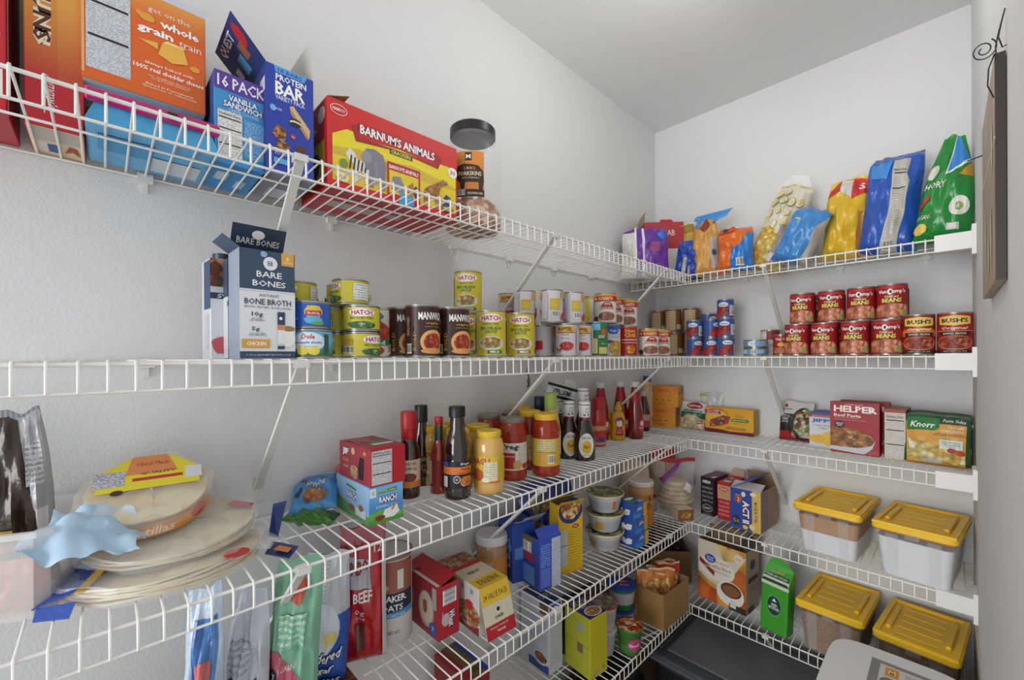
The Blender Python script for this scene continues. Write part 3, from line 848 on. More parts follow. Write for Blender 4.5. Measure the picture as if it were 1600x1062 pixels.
for i in range(14):
    a = random.Random(i + 3); cx, cy, k = .14 + .24 * (i % 4) + a.uniform(-.04, .04), .54 + .115 * (i // 4) + a.uniform(-.02, .02), a.uniform(.75, 1.1)
    f.blob(cx, cy, .125 * k, .056 * k, '4A463C', seed=i, rough=.4, n=13).blob(cx, cy, .115 * k, .051 * k, 'EDE3C0', seed=i, rough=.4, n=13).blob(cx, cy, .07 * k, .03 * k, 'E2CC7A', seed=i + 20)
f.rect(.62, .12, .96, .52, FINE('A89C92', '6E645C', .009), 'nutrition_panel').rect(.62, .1, .96, .2, 'C9C6CC')
v = []
t.done()
t2 = t.add('clear_bag_top', mk('clear_bag_top', [(-.07, -.02, .33), (.07, -.02, .33), (.02, 0, .405), (-.035, 0, .40), (.07, .02, .33), (-.07, .02, .33)], [(0, 1, 2, 3), (4, 5, 3, 2)], [CLEAR('FFFFFF', .22)]))
t = Thing('snack_bag', 'bright blue chip bag leaning right with a silver back panel', 'bag', (.668, 1.935, Z1), -4, 'snack bags on the top shelf', tilt=(-5, 23))
f = pillow(t, .14, .245, .085, FILM('3F86C9'), seed=41, top_t=.4, fold=(.82, -75), wr=.004, seal='2F6CB4')
f.poly([(.78, 0), (.86, .3), (.84, .6), (1, .78), (1, 0)], FILM('B4ACA0')).rect(.2, .66, .34, .69, 'D9C95A')
t.done()
t = Thing('snack_bag', 'yellow chip bag with torn red and white top edge', 'bag', (.826, 2.01, Z1), -2, 'snack bags on the top shelf', tilt=(-4, 4))
f = pillow(t, .14, .305, .085, FILM('DDB42A'), seed=43, top_t=.45, wr=.006)
f.poly([(0, .80), (.3, .86), (.30, 1), (.04, .9)], FILM('C03028')).poly([(.6, .72), (1, .78), (.98, .95), (.62, .98)], FILM('CC332C')).text('S', .85, .86, .2, .08, 'F4E9E2', .05).poly([(.30, .86), (.6, .74), (.62, .97), (.30, 1)], FILM('CFCCC8')).rect(.82, .0, .98, .55, FILM('B0782E'))
t.done()
t = Thing('snack_bag', 'biggest dark blue chip bag with a tall grey nutrition panel', 'bag', (.948, 1.998, Z1), -6, 'snack bags on the top shelf', tilt=(-5, 5))
f = pillow(t, .168, .375, .10, FILM('2858B4'), seed=47, top_t=.3, fold=(.88, -50), wr=.005, seal='4A4A52')
f.poly([(.42, .0), (.70, .0), (.80, .35), (.82, .62), (.76, .70), (.78, .86), (.50, .86), (.54, .6), (.52, .3)], FILM('C4C0B8')).poly([(.54, .22), (.74, .22), (.78, .55), (.57, .55)], FINE('C9C5BC', '77736C', .008), 'nutrition_panel').text('Nutrition Facts', .64, .74, .2, .02, '333333', .03).rect(.56, .70, .75, .71, '333333').rect(.56, .56, .77, .57, '333333').poly([(.05, .86), (.12, .72), (.42, .68), (.48, .86)], FILM('3E8FD8')).barcode(.48, .01, .64, .09)
t.done()
t = Thing('snack_bag', 'green onion chip bag with a pointed blue corner by the right wall', 'bag', (1.088, 1.950, Z1), -8, 'snack bags on the top shelf', tilt=(-5, 5))
f = pillow(t, .142, .345, .10, FILM('1F8A38'), seed=53, top_t=.55, wr=.005, waist=lambda z: 1 - .75 * max(0, z - .45) * 1.4)
f.poly([(.48, .62), (.62, .99), (.82, .99), (1, .74)], FILM('3A8AD6'))
f.poly([(.46, .60), (.60, .99), (.63, .99), (.50, .63), (1, .76), (1, .73)], 'F1F0EA')
f.poly([(.72, .60), (1, .72), (1, .58)], 'C9962E', 'picture').ell(.78, .30, .17, .09, 'E8E6DC').blob(.78, .30, .08, .045, FOOD(['8FB05A', 'C9CFA6', '6E8F3E'], 90), seed=3).ell(.16, .66, .14, .07, 'D9DAC8').text('HORY', .30, .52, .42, .06, 'F1EFE6', .03).poly([(.06, .34), (.24, .44), (.26, .39), (.08, .29)], 'C6302A').text('ORGANIC', .18, .23, .3, .04, 'E9E9D8', .02).blob(.14, .12, .14, .06, 'E3C766', seed=6).rect(.62, .08, .82, .14, 'D8DAD2')
t.done()

# ================================================================ SECOND SHELF, LEFT WALL
t = Carton('broth_carton', 'white broth carton with a navy screw cap and vegetable picture', 'carton', .056, .06, .186, (.132, .166, Z2), 94, 'D8DADF', 'C4C5CA', 'D8DADF')
f = t.f(); f.rect(0, .72, 1, 1, FOOD(['7A3A2A', 'B06040', '3E4A2A', 'C99A6A'], 70), 'picture').rect(0, .60, .9, .66, '2C3E5E').text('SWA', .5, .63, .6, .04).ell(.75, .55, .25, .04, 'B52838').text('ORGANIC', .7, .40, .4, .02, '555555').blob(.35, .14, .35, .1, 'C2555A', seed=4).blob(.7, .06, .25, .05, '4E7A4A', seed=6)
t.f('l').rect(.3, .5, 1, .98, '2F4468').rect(.4, .1, .8, .45, FINE('C4C5CA'), 'nutrition_panel')
t.add('cap', lathe('cap', [(.017, .186), (.0175, .188), (.0175, .199), (.016, .2)], M('22324E', .35), 20))
t.done()
t = Carton('broth_box', 'second navy and white broth box standing behind the first', 'box', .088, .045, .183, (.171, .205, Z2), 92, '34495F', 'BFC4CC', '34495F', group='bone broth boxes')
f = t.f(); f.rect(0, .1, 1, .62, 'D6D8DC').text('BONE', .3, .55, .6, .05, '2E3C52', .04)
t.f('l').rect(.0, .1, 1, .62, 'C7C9CE').rect(.0, .62, 1, 1, '34495F').text('B', .92, .55, .1, .06, '22324E', .05)
t.done()
t = Carton('broth_box', 'navy and white BARE BONES bone broth box with an open lid', 'box', .088, .072, .19, (.231, .208, Z2), 92, '384C63', '8C97A5', '384C63', open_top=True, group='bone broth boxes')
f = t.f(); f.rect(0, .07, 1, .635, 'E6E7EA').rect(0, .615, 1, .625, 'C9CCD2')
f.ell(.54, .885, .13, .062, 'E9ECF0').text('BB', .54, .885, .1, .045, '2E3C52', .02).blob(.42, .965, .07, .03, '8FB6DC', seed=3)
f.text('BARE', .52, .780, .46, .056, 'F2F2F2', .03).text('BONES', .52, .695, .60, .056, 'F2F2F2', .03)
f.rect(.74, .88, .98, 1, 'E0A548').text('8', .86, .95, .06, .04, 'F7E9CC').text('SERVINGS', .86, .915, .16, .02, 'F7E9CC', 0)
f.text('INSTANT', .52, .585, .36, .026, '4A5768', 0).text('BONE BROTH', .50, .525, .84, .055, '2E3C52', .03).text('BROTH · PROTEIN · BOUILLON MIX', .5, .475, .84, .02, '4A5768', 0)
f.text('10g', .30, .405, .2, .05, '2E3C52', .03).text('PROTEIN\nPER SERVING', .3, .36, .26, .03, '4A5768', 0).text('5g', .27, .27, .14, .045, '2E3C52', .03).text('COLLAGEN\nPER SERVING', .3, .225, .3, .03, '4A5768', 0)
f.rect(.03, .10, .52, .18, 'DDA548').text('CHICKEN', .28, .14, .34, .035, 'FFFFFF', .03)
f.ell(.865, .20, .125, .09, 'F4F3F0', 'picture').ell(.865, .285, .125, .025, '9A7A52', 'picture').rect(.66, .32, .80, .44, '2F4468', 'picture').rect(.66, .27, .80, .32, 'E08A50', 'picture').rect(.66, .14, .79, .27, 'EDEEF0', 'picture').rect(.66, .09, .79, .12, '2F4468', 'picture').ell(.72, .38, .03, .015, 'FFFFFF', 'picture')
f.text('8 - 0.50 oz (15g) PACKETS NET WT 4.0 oz (113g)', .5, .035, .8, .02, 'D6DCE4', 0)
ff = t.wall_flap('lid_flap', 'b', .060, -30, '384C63', M('2A3A50')); 
lf = t.face(lambda s, tt, e: Vector((-.044 + s * .088, .036 - .0015 - e - math.sin(R(30)) * tt * .060, .19 + math.cos(R(30)) * tt * .060)))
lf.text('BARE BONES', .5, .5, .8, .2, 'F0F0F0', .01).ell(.48, .72, .12, .14, 'F0F0F0')
t.wall_flap('side_tab', 'l', .03, 55, '384C63', M('8FA0B2'))
t.done()

G2 = 'canned food on the second shelf'
def L2(x, y, k=0): return (x, y, Z2 + k)
# pineapple cans
t = tin_can('pineapple_can', 'blue and white pineapple chunks can below another can', 'can', .0385, .056, L2(.236, .292), 62, RAMP('2E7A3A', '69B4E0', .006, .03), G2)
t.W.ell(.5, .58, .13, .4, 'DDEBF4').text('Dole', .5, .8, .10, .22, 'B8232E', .05, .2).text('pineapple chunks', .5, .54, .20, .14, '3A5A9A', .02).text('in 100% juice', .5, .38, .14, .08, '7C9A3A', 0).blob(.46, .2, .05, .2, 'E8CF4A', seed=2).blob(.54, .2, .05, .2, 'F0DA5A', seed=3).rect(.62, .1, .66, .9, '3A5A4A')
t.done()
t = tin_can('fruit_can', 'royal blue can with a red ribbon logo stacked on pineapple', 'can', .037, .053, L2(.233, .291, .0565), 62, '2A5FC0', G2, True)
t.W.ell(.55, .62, .07, .3, 'E3C24A').rect(.49, .45, .61, .68, 'B8283A').text('SUNNY', .55, .82, .1, .18, 'F1DE6A', .04).text('TROPICAL', .55, .56, .1, .12, 'FFFFFF', .02).blob(.55, .25, .08, .2, '5FB4D8', seed=2).blob(.58, .12, .06, .1, '6FA85A', seed=3).text('IN JUICE', .40, .3, .06, .1, 'E9EEF8')
t.done()
# green chile cans
def hatch_small(label, loc, rz, back=False):
    t = tin_can('green_chile_can', label, 'can', .0372, .0545, loc, rz, 'D2C43A', G2)
    w = t.W
    w.ell(.5, .76, .115, .2, 'F3E4E0').ell(.5, .76, .108, .17, 'F6EFE9').text('HATCH', .5, .76, .18, .22, 'B01E3A', .06).text('MILD DICED GREEN', .5, .5, .2, .11, '3E7A2A', .02)
    w.blob(.5, .17, .14, .2, FOOD(['5E8A4A', '3E6A34', '8AA85E'], 150), seed=4).text('CHILES', .5, .22, .06, .1, 'BFD8E0')
    w.rect(.72, .1, .88, .9, FINE('E6E6E2', '6A6A6A', .005), 'nutrition_panel').rect(.17, .5, .3, .8, FINE('D2A43A', '9A5A1A', .005), 'nutrition_panel').barcode(.17, .1, .3, .45)
    w.blob(.06, .3, .06, .26, '35502A', seed=8).blob(.94, .3, .05, .2, '4E7A2E', seed=9)
    return t.done()
h1 = hatch_small('small yellow green chile can showing its barcode at the stack bottom', L2(.240, .392), 110)
h1.copy(L2(.240, .392, .055), 66, 'small yellow HATCH diced green chile can in the middle of the stack')
h1.copy(L2(.218, .378, .110), -5, 'topmost small yellow can showing its white nutrition panel')
h1.copy(L2(.158, .372), 20, 'yellow chile can at the bottom of the hidden back stack')
h1.copy(L2(.158, .372, .055), 130, 'yellow chile can in the middle of the hidden back stack')
h1.copy(L2(.142, .395, .110), 130, 'yellow chile can at the top of the rear stack, half hidden')
h1.copy(L2(.118, .295, .0), 40, 'yellow chile can standing behind the pineapple cans')
h1.copy(L2(.118, .295, .055), 40, 'second yellow chile can of the stack behind the pineapple')
h1.copy(L2(.118, .305, .110), 30, 'topmost yellow chile can behind the blue fruit can')
# diced tomatoes
t = tin_can('tomato_can', 'diced tomato can with a white label and green band', 'can', .0375, .117, L2(.152, .478), 30, 'DCD3BE', G2)
t.W.ell(.57, .86, .055, .075, '2F55A8').text('Kroger', .57, .86, .08, .05, 'FFFFFF', .02, .3).poly([(.46, .36), (.46, .66), (.52, .76), (.6, .76), (.68, .62), (.68, .36)], FOOD(['C8321E', 'B02818', 'DA5030'], 120), 'picture').rect(.42, .22, .72, .36, '2C7A3A').text('Diced', .55, .29, .17, .09, 'FFFFFF', .04).ell(.56, .11, .07, .09, 'C02A24', 'picture').text('tomatoes', .6, .235, .1, .02, 'E5EFE0', 0)
t.done()
# sloppy joe cans
def manwich(label, loc, rz):
    t = tin_can('sloppy_joe_can', label, 'can', .0395, .120, loc, rz, '40201A', G2)
    w = t.W
    w.text('MANWICH', .55, .81, .26, .16, 'F4F2EE', .05).text('original', .56, .66, .15, .06, 'D9B04A', .02, .3).text('SLOPPY JOE SAUCE', .56, .59, .16, .03, 'CDB58A', 0)
    w.ell(.56, .28, .125, .25, 'E0A868', 'picture').ell(.56, .27, .095, .19, FOOD(['B83A24', '8E2A1A', 'D05A38'], 130), 'picture').ell(.56, .09, .12, .06, 'D89A58', 'picture')
    w.text('BOLD', .385, .3, .035, .4, 'B08A3A', .03, 0, 90).rect(.30, .04, .355, .24, 'D2D2CE').barcode(.30, .04, .355, .24).text('SEASONED', .325, .6, .03, .4, 'C9A48A', .0, 0, 90).rect(.36, .03, .37, .6, '2A120E')
    return t.done()
m1 = manwich('rightmost dark brown MANWICH sloppy joe can', L2(.262, .614), 68)
m1.copy(L2(.256, .530), 74, 'middle dark brown MANWICH can of three')
m1.copy(L2(.180, .520), 74, 'dark brown sloppy joe can mostly hidden beside the tomatoes')
# enchilada sauce
def ench(label, loc, rz, band):
    t = tin_can('enchilada_sauce_can', label, 'can', .0395, .122, loc, rz, 'D0BE2E', G2)
    w = t.W
    w.ell(.5, .86, .135, .1, 'F3E4E0').text('HATCH', .5, .86, .21, .11, 'B01E3A', .06).text('GREEN CHILE', .5, .72, .17, .05, '4E7A2A', .02).text('ENCHILADA\nSAUCE', .5, .585, .23, .16, '2F7A3E', .05)
    w.ell(.5, .28, .14, .16, 'DDD8C8', 'picture').ell(.5, .29, .12, .13, FOOD(['C9A05A', 'A8743A', 'E4CF9A', 'B86A4A', '9AA05A'], 110), 'picture').rect(.46, .04, .62, .12, band).text('MILD', .54, .08, .1, .05, 'FFFFFF', .02)
    w.rect(.17, .05, .27, .9, FINE('C9C6BE'), 'nutrition_panel').poly([(.28, .05), (.32, .12), (.3, .16), (.29, .08)], '9A7A1A', 'picture')
    return t.done()
e1 = ench('yellow HATCH enchilada sauce can, left one of the front pair', L2(.262, .735), 50, '3E7A4A')
e2 = ench('yellow HATCH enchilada sauce can, right one of the front pair', L2(.266, .842), 46, '77707A')
e1.copy(L2(.140, .752), 44, 'yellow enchilada sauce can hidden behind the brown cans')
e1.copy(L2(.140, .756, .1225), 42, 'yellow enchilada sauce can stacked highest, against the bare wall')
# tomatoes with chilies
def rotel(label, loc, rz):
    t = tin_can('chili_tomato_can', label, 'can', .0355, .105, loc, rz, 'CFC8CC', G2)
    w = t.W
    w.rect(.36, .76, .64, .97, 'DFA84A').rect(.36, .74, .64, .765, '5A3A1A').text('RO*TEL', .5, .87, .2, .13, '2A2018', .06).text('ORIGINAL', .5, .68, .12, .06, 'D98A2A', .03).text('DICED TOMATOES', .5, .56, .14, .04, '6A6A6A', .0)
    w.ell(.52, .30, .10, .15, FOOD(['C8322A', 'B02420', 'E0584A'], 140), 'picture').blob(.40, .18, .05, .14, FOOD(['C8322A', 'E8DAD0', '6A8A4A'], 160), seed=4)
    w.rect(.77, .38, .91, .74, 'C9A93A').rect(.78, .44, .90, .68, FINE('D8BE4A', '8A6A1A', .006), 'nutrition_panel').barcode(.79, .14, .89, .34).rect(.665, .08, .74, .92, FINE('D2CCD4', '7A747E', .0055), 'nutrition_panel').rect(.93, .76, 1, .97, 'DFA84A').blob(.96, .16, .04, .14, 'B83A34', seed=6).rect(.1, .2, .2, .5, 'B8262E')
    return t.done()
r1 = rotel('wide-labelled RO*TEL tomato can, left of the lower front pair', L2(.258, 1.060), 30)
r1.copy(L2(.258, 1.136), 38, 'RO*TEL tomato can next to the green bean can')
r1.copy(L2(.168, 1.045), 150, 'chili tomato can with a red stripe behind the sauce cans')
r1.copy(L2(.175, 1.16), 20, 'hidden chili tomato can below the tall grey tin')
r1.copy(L2(.085, .97), 40, 'chili tomato can at the bottom behind the diagonal brace')
r1.copy(L2(.085, .97, .1055), 42, 'upper RO*TEL can directly behind the diagonal brace')
r1.copy(L2(.160, .968, .0), -70, 'chili tomato can under the upper row, behind yellow cans')
r1.copy(L2(.160, .968, .1055), -70, 'upper tomato can with a yellow square right of the brace')
r1.copy(L2(.232, 1.018, .1055), -66, 'upper tomato can with yellow square and barcode, in the middle')
r1.copy(L2(.245, 1.108, .1055), -64, 'rightmost upper tomato can with yellow square')
t = tin_can('plain_tin', 'taller grey tin standing behind the upper tomato cans', 'can', .043, .128, L2(.112, 1.165, .1055), 30, '8C98A8', G2)
t.W.rect(.3, .1, .7, .6, FINE('A9B2BE', '6A7482', .006), 'nutrition_panel').rect(.25, .62, .4, .9, 'D8A83A')
t.done()
r1.copy(L2(.10, 1.17), 10, 'hidden chili tomato can carrying the grey tin')
# green beans / corn / hot chili / refried beans
t = tin_can('green_bean_can', 'green and cream vegetable can with a pale blue square', 'can', .0385, .12, L2(.25, 1.235), 40, '2C7A3C', G2)
t.W.rect(.42, .78, .54, .98, '7FC0E6').rect(.34, .05, .50, .52, 'D8CF8A').rect(.52, .04, .68, .25, 'D8C878').text('Blue', .6, .36, .08, .06, 'BFD8A0').ell(.60, .72, .05, .12, 'C05A34').rect(.22, .5, .33, .95, 'BFA87A').rect(.25, .06, .33, .2, 'E4E8E0').text('D', .29, .13, .03, .09, '3A6A8A').text('GREEN\nBEANS', .56, .58, .1, .09, 'F2F2E8', .03)
t.done()
t = tin_can('corn_can', 'white and blue golden corn can', 'can', .0375, .12, L2(.222, 1.365), 34, 'D8D4D6', G2)
t.W.rect(.3, .88, .8, 1, '3A62B8').ell(.55, .82, .09, .12, '2F5FB8').text('Kroger', .55, .82, .12, .08, 'FFFFFF', .02, .3).text('GOLDEN CORN', .57, .62, .14, .05, '8A8A92').ell(.6, .24, .12, .24, FOOD(['E0B040', 'D09A2A', 'ECC866'], 170), 'picture').ell(.49, .46, .06, .05, '7A4A7A')
t.done()
t = tin_can('hot_chili_can', 'red hot chili can with yellow lettering', 'can', .0375, .117, L2(.232, 1.470), 40, 'B02420', G2)
t.W.text('Hot\nChili', .52, .8, .2, .3, 'F0B43A', .05).rect(.38, .54, .66, .57, 'E8DAD0').rect(.38, .44, .66, .46, 'E8DAD0').blob(.53, .2, .08, .18, FOOD(['E8A02A', 'F2C85A', 'D8641E'], 120), seed=4)
t.done()
def rosarita(label, loc, rz):
    t = tin_can('refried_bean_can', label, 'can', .0395, .112, loc, rz, 'E4DFD8', G2)
    w = t.W
    w.rect(0, .93, 1, 1, 'D9A92E').rect(.30, .74, .72, .93, 'B8262A').text('ROSARITA', .5, .84, .22, .12, 'F4DDA8', .05).ell(.34, .84, .018, .045, 'F6EEE6')
    w.poly([(.40, .46), (.44, .62), (.48, .72), (.56, .72), (.60, .6), (.62, .46)], 'A83024').text('REFRIED BEANS', .51, .50, .2, .06, 'F2E4D4', .02).text('99%', .52, .64, .09, .1, 'F6E4C8', .04)
    w.ell(.51, .20, .15, .2, 'D9CFC4', 'picture').ell(.51, .2, .125, .16, FOOD(['A8705A', '96604A', 'B8846A'], 90), 'picture').rect(.16, .1, .24, .9, 'E0C62E').blob(.34, .12, .05, .12, '4A3A34', seed=4)
    return t.done()
b1 = rosarita('white and red refried bean can at the front, left of the lower pair', L2(.262, 1.580), 42)
b1.copy(L2(.264, 1.678), 40, 'white and red refried bean can at the front corner of the shelf')
b1.copy(L2(.165, 1.41), 40, 'lower refried bean can hidden behind the corn cans')
b1.copy(L2(.150, 1.36, .1195), 110, 'upper refried bean can turned to its yellow side', None)
b1.root.children
b1.copy(L2(.222, 1.335, .1205), 36, 'upper ROSARITA refried bean can facing out, left one')
b1.copy(L2(.19, 1.44, .1195), 40, 'upper refried bean can, third in the row')
b1.copy(L2(.195, 1.535, .1175), 34, 'upper refried bean can at the right end of the row')
b1.copy(L2(.16, 1.53, .0), 34, 'lower refried bean can beneath the right end of the row')

# ================================================================ SECOND SHELF, BACK WALL
def tan_can(label, loc, rz):
    t = tin_can('soup_can', label, 'can', .0385, .118, loc, rz, '8A5A32', G2)
    t.W.rect(.36, .05, .58, .95, 'C9AE80').rect(.38, .1, .56, .9, FINE('CDB68C', '8A6A48', .012), 'nutrition_panel').rect(.60, .1, .72, .32, 'CFC7B4').rect(.74, .0, .9, 1, '5A1E18')
    return t.done()
c1 = tan_can('brown and tan soup can, lower left of the corner group', (.055, 2.085, Z2), 20)
c1.copy((.055, 2.085, Z2 + .1185), 8, 'brown and tan soup can, upper left of the corner group')
c1.copy((.145, 2.075, Z2), 12, 'brown and tan soup can, lower middle of the corner group')
c1.copy((.140, 2.065, Z2 + .1185), 14, 'brown and tan soup can, upper middle of the corner group')
c1.copy((.228, 2.085, Z2), 16, 'brown and tan soup can, lower right of the corner group')
c1.copy((.222, 2.085, Z2 + .1185), 24, 'brown and tan soup can, upper right of the corner group')
def kidney(label, loc, rz, r=.0345, h=.0835):
    t = tin_can('kidney_bean_can', label, 'can', r, h, loc, rz, '3E5A9C', G2)
    w = t.W
    w.ell(.5, .74, .10, .14, 'E8E6EA').text('Beans', .5, .74, .14, .12, '3A62B0', .03, .3).ell(.5, .36, .12, .26, FOOD(['9A2A24', '7A1E1C', 'B84438'], 90), 'picture').rect(.62, .05, .78, .7, FINE('C9D0DC', '6A7A9A', .006), 'nutrition_panel').barcode(.64, .1, .74, .4).rect(.34, .0, .46, .35, 'B8262A')
    return t.done()
k1 = kidney('blue bean can with red beans, top of its left stack', (.278, 1.985, Z2 + .084), 12)
k1.copy((.278, 1.985, Z2), 60, 'red and tan bean can, bottom of the left stack')
k1.copy((.345, 2.015, Z2), 20, 'small blue bean can, bottom of the middle stack')
k1.copy((.345, 2.015, Z2 + .084), 70, 'bean can turned to its white label, top of the middle stack')
k1.copy((.416, 1.995, Z2), 30, 'bean can at the bottom of the tallest right stack')
k1.copy((.416, 1.995, Z2 + .084), 6, 'bean can in the middle of the tallest right stack')
k1.copy((.412, 2.0, Z2 + .168), 2, 'topmost blue and red bean can of the right stack')
k1.copy((.305, 2.085, Z2 + .1185), 66, 'blue and white bean can on top at the back')
tan_low = c1.copy((.318, 2.095, Z2), 60, 'brown soup can under the blue bean can at the back')
t = tin_can('tuna_can', 'flat blue tuna can, lower of two', 'can', .0445, .033, (.545, 1.955, Z2), 4, '6F9AB8', G2)
t.W.barcode(.47, .1, .56, .9).ell(.6, .5, .05, .4, '8FB8DC').rect(.3, .1, .42, .9, 'A9C4D4')
t.done()
t = tin_can('tuna_can', 'flat blue tuna can with white oval, upper of two', 'can', .0445, .033, (.545, 1.955, Z2 + .0335), 0, '8FA9B4', G2)
t.W.ell(.5, .5, .06, .42, 'E4EAF0').ell(.58, .5, .05, .4, '6FA4DA').rect(.36, .1, .43, .9, '5F8AA8').text('TUNA', .5, .5, .06, .3, '3A6AA0')
t.done()
t = tin_can('chili_can', 'red and grey can behind the tuna cans', 'can', .036, .11, (.575, 2.05, Z2), 10, 'C9C4C4', G2)
t.W.rect(.45, .62, .7, 1, '8E2630').text('CHILI', .55, .4, .1, .1, '4A4A52').rect(.3, .1, .45, .9, 'D8D4D0')
t.done()
t = tin_can('mini_bean_can', 'small red bean can beside the tuna', 'can', .030, .085, (.637, 1.965, Z2), 4, '9E2620', G2)
t.W.text('Van C', .5, .82, .2, .14, 'F2ECE6', .03).blob(.52, .52, .09, .1, 'E0B03A', seed=2).rect(.36, .04, .64, .35, FOOD(['C8704A', 'B85A38', 'DA9070'], 90), 'picture')
t.done()
def pork_beans(label, loc, rz):
    t = tin_can('pork_and_beans_can', label, 'can', .0408, .119, loc, rz, '9C1E22', 'pork and beans cans')
    w = t.W
    w.rect(.30, .90, .70, .97, 'B83034').text("VanCamp's", .5, .80, .30, .15, 'F6F2EE', .05).ell(.485, .80, .026, .09, 'F6F2EE', 'lettering').ell(.49, .80, .014, .05, '3A1414', 'lettering')
    w.outlined('BEANS', .5, .535, .2, .13, 'F3E06A', '4A3A14', .06, .14).text('PORK and', .5, .65, .13, .07, 'F4E2A8', .04)
    w.poly([(.30, .02), (.30, .30), (.36, .40), (.5, .44), (.64, .40), (.70, .30), (.70, .02)], FOOD(['D98A66', 'C8704A', 'E6A684', 'B85E3E'], 62, stretch=(1.5, 1.5, 1)), 'picture')
    w.ell(.63, .13, .04, .08, '8FA05A', 'picture').rect(.74, .1, .86, .9, FINE('8E2A2A', 'D8A8A0', .006), 'nutrition_panel')
    return t.done()
p1 = pork_beans("bottom row pork and beans can, first from the left", (.703, 1.905, Z2), -8)
for i, (x, y, k, rz, nm) in enumerate(((.788, 1.903, 0, -6, 'bottom row pork and beans can, second from the left'), (.876, 1.899, 0, -2, 'bottom row pork and beans can, third from the left'), (.961, 1.896, 0, 0, 'bottom row pork and beans can touching the orange bean can'),
        (.712, 1.945, .1195, -2, 'top row pork and beans can, first from the left'), (.803, 1.945, .1195, 2, 'top row pork and beans can, second from the left'), (.890, 1.935, .1195, 0, 'top row pork and beans can, third from the left'), (.972, 1.925, .1195, 2, 'top row pork and beans can at the right end'), (.758, 2.03, .1195, 10, 'pork and beans can half hidden at the back of the top row'),
        (.712, 1.99, 0, 5, 'hidden rear pork and beans can at the left'), (.80, 1.99, 0, 5, 'hidden rear pork and beans can in the middle'), (.888, 1.985, 0, 5, 'hidden rear pork and beans can at the right'))):
    p1.copy((x, y, Z2 + k), rz, nm)
def bush(label, loc, rz, col, brown):
    t = tin_can('baked_bean_can', label, 'can', .0405, .130, loc, rz, col, "baked bean cans")
    w = t.W
    w.poly([(.35, .74), (.35, .93), (.42, .95), (.5, .97), (.58, .95), (.65, .93), (.65, .74), (.5, .70)], 'E3C05A').poly([(.36, .75), (.36, .92), (.5, .955), (.64, .92), (.64, .75), (.5, .72)], 'EBCB66').text("BUSH'S", .5, .835, .24, .12, '2A2018', .07)
    if brown: w.poly([(.30, .45), (.32, .62), (.5, .69), (.68, .62), (.70, .45)], 'D8701E')
    w.text('Original', .5, .63, .24, .09, 'F6E6D4', .03, .3).rect(.33, .56, .70, .575, 'E8A080').rect(.36, .45, .64, .55, '33201A').text('BAKED BEANS', .5, .50, .2, .05, 'E8DCCC', .02)
    w.ell(.5, .26, .17, .19, 'C8705A', 'picture').ell(.5, .27, .155, .165, FOOD(['A83E24', 'C05A3A', 'D88060', '8E3420'], 85), 'picture').rect(.3, .0, .72, .075, '3A2018').text('NET WT 16 OZ', .5, .04, .2, .03, 'E0D0C0', 0)
    return t.done()
bush("orange-brown BUSH'S baked bean can", (1.036, 1.905, Z2), 6, '8E2E1A', True)
bush("red BUSH'S original baked bean can at the shelf's right end", (1.119, 1.905, Z2), -2, 'A82420', False)

# ================================================================ THIRD SHELF, LEFT WALL
# translucent bin at the near end, with a dark bottle-shaped bag in it
t = Thing('plastic_bin', 'frosted clear plastic bin at the near end of the third shelf', 'bin', (.116, -.076, Z3), -24)
def bin_shell(w, d, h, taper, th, mat, name):
    V, F = [], []
    def ring(hw, hd, z):
        o = len(V); c = .012
        for sx, sy in ((-1, -1), (1, -1), (1, 1), (-1, 1)):
            a = [(sx*hw, sy*(hd-c)), (sx*(hw-c), sy*hd)]
            if sx*sy > 0: pass
            else: a = a[::-1]
            for p in (a if sx*sy < 0 else a):
                V.append((p[0], p[1], z))
        return o
    rings = [ring(w/2*taper, d/2*taper, 0), ring(w/2, d/2, h), ring(w/2+.006, d/2+.006, h), ring(w/2+.006, d/2+.006, h-.008), ring(w/2-th, d/2-th, h), ring(w/2*taper-th, d/2*taper-th, th)]
    def band(a, b):
        for i in range(8):
            j = (i+1) % 8; F.append((a+i, a+j, b+j, b+i))
    band(rings[0], rings[1]); band(rings[1], rings[3]); band(rings[3], rings[2]); band(rings[2], rings[4]); band(rings[4], rings[5])
    F.append(tuple(rings[0]+i for i in range(8))[::-1]); F.append(tuple(rings[5]+i for i in range(8)))
    me = mk(name, V, F, [mat])
    bm = bmesh.new(); bm.from_mesh(me); bmesh.ops.recalc_face_normals(bm, faces=bm.faces); bm.to_mesh(me); bm.free()
    return me
t.add('bin_body', bin_shell(.19, .12, .125, .9, .002, CLEAR('ECEAE8', .38, .3), 'bin_body'))
t = Thing('dark_bag', 'tall dark brown foil bag with a silver top in the plastic bin', 'bag', (.088, -.088, Z3 + .004), 86, tilt=(0, -2))
f = pillow(t, .075, .28, .05, FILM('3A2A1E'), seed=61, top_t=.45, waist=lambda z: 1 - .45 * max(0, z - .55), seal='8E9296')
f.poly([(.72, .45), (.5, .98), (1, .98), (1, .3)], FILM('A9A9AC')).rect(.62, .58, .9, .82, FINE('C9CACC', '4A4A52', .008), 'nutrition_panel').rect(.05, .3, .4, .36, 'C8A03A').rect(.05, .24, .4, .29, 'B8702A').rect(.75, .33, .92, .45, 'D8D8DA')
t.done()
t = Thing('snack_roll', 'small orange packet lying at the bottom of the plastic bin', 'packet', (.165, -.095, Z3 + .004), 60)
pillow(t, .09, .07, .05, FILM('D87A4A'), seed=5); t.done()

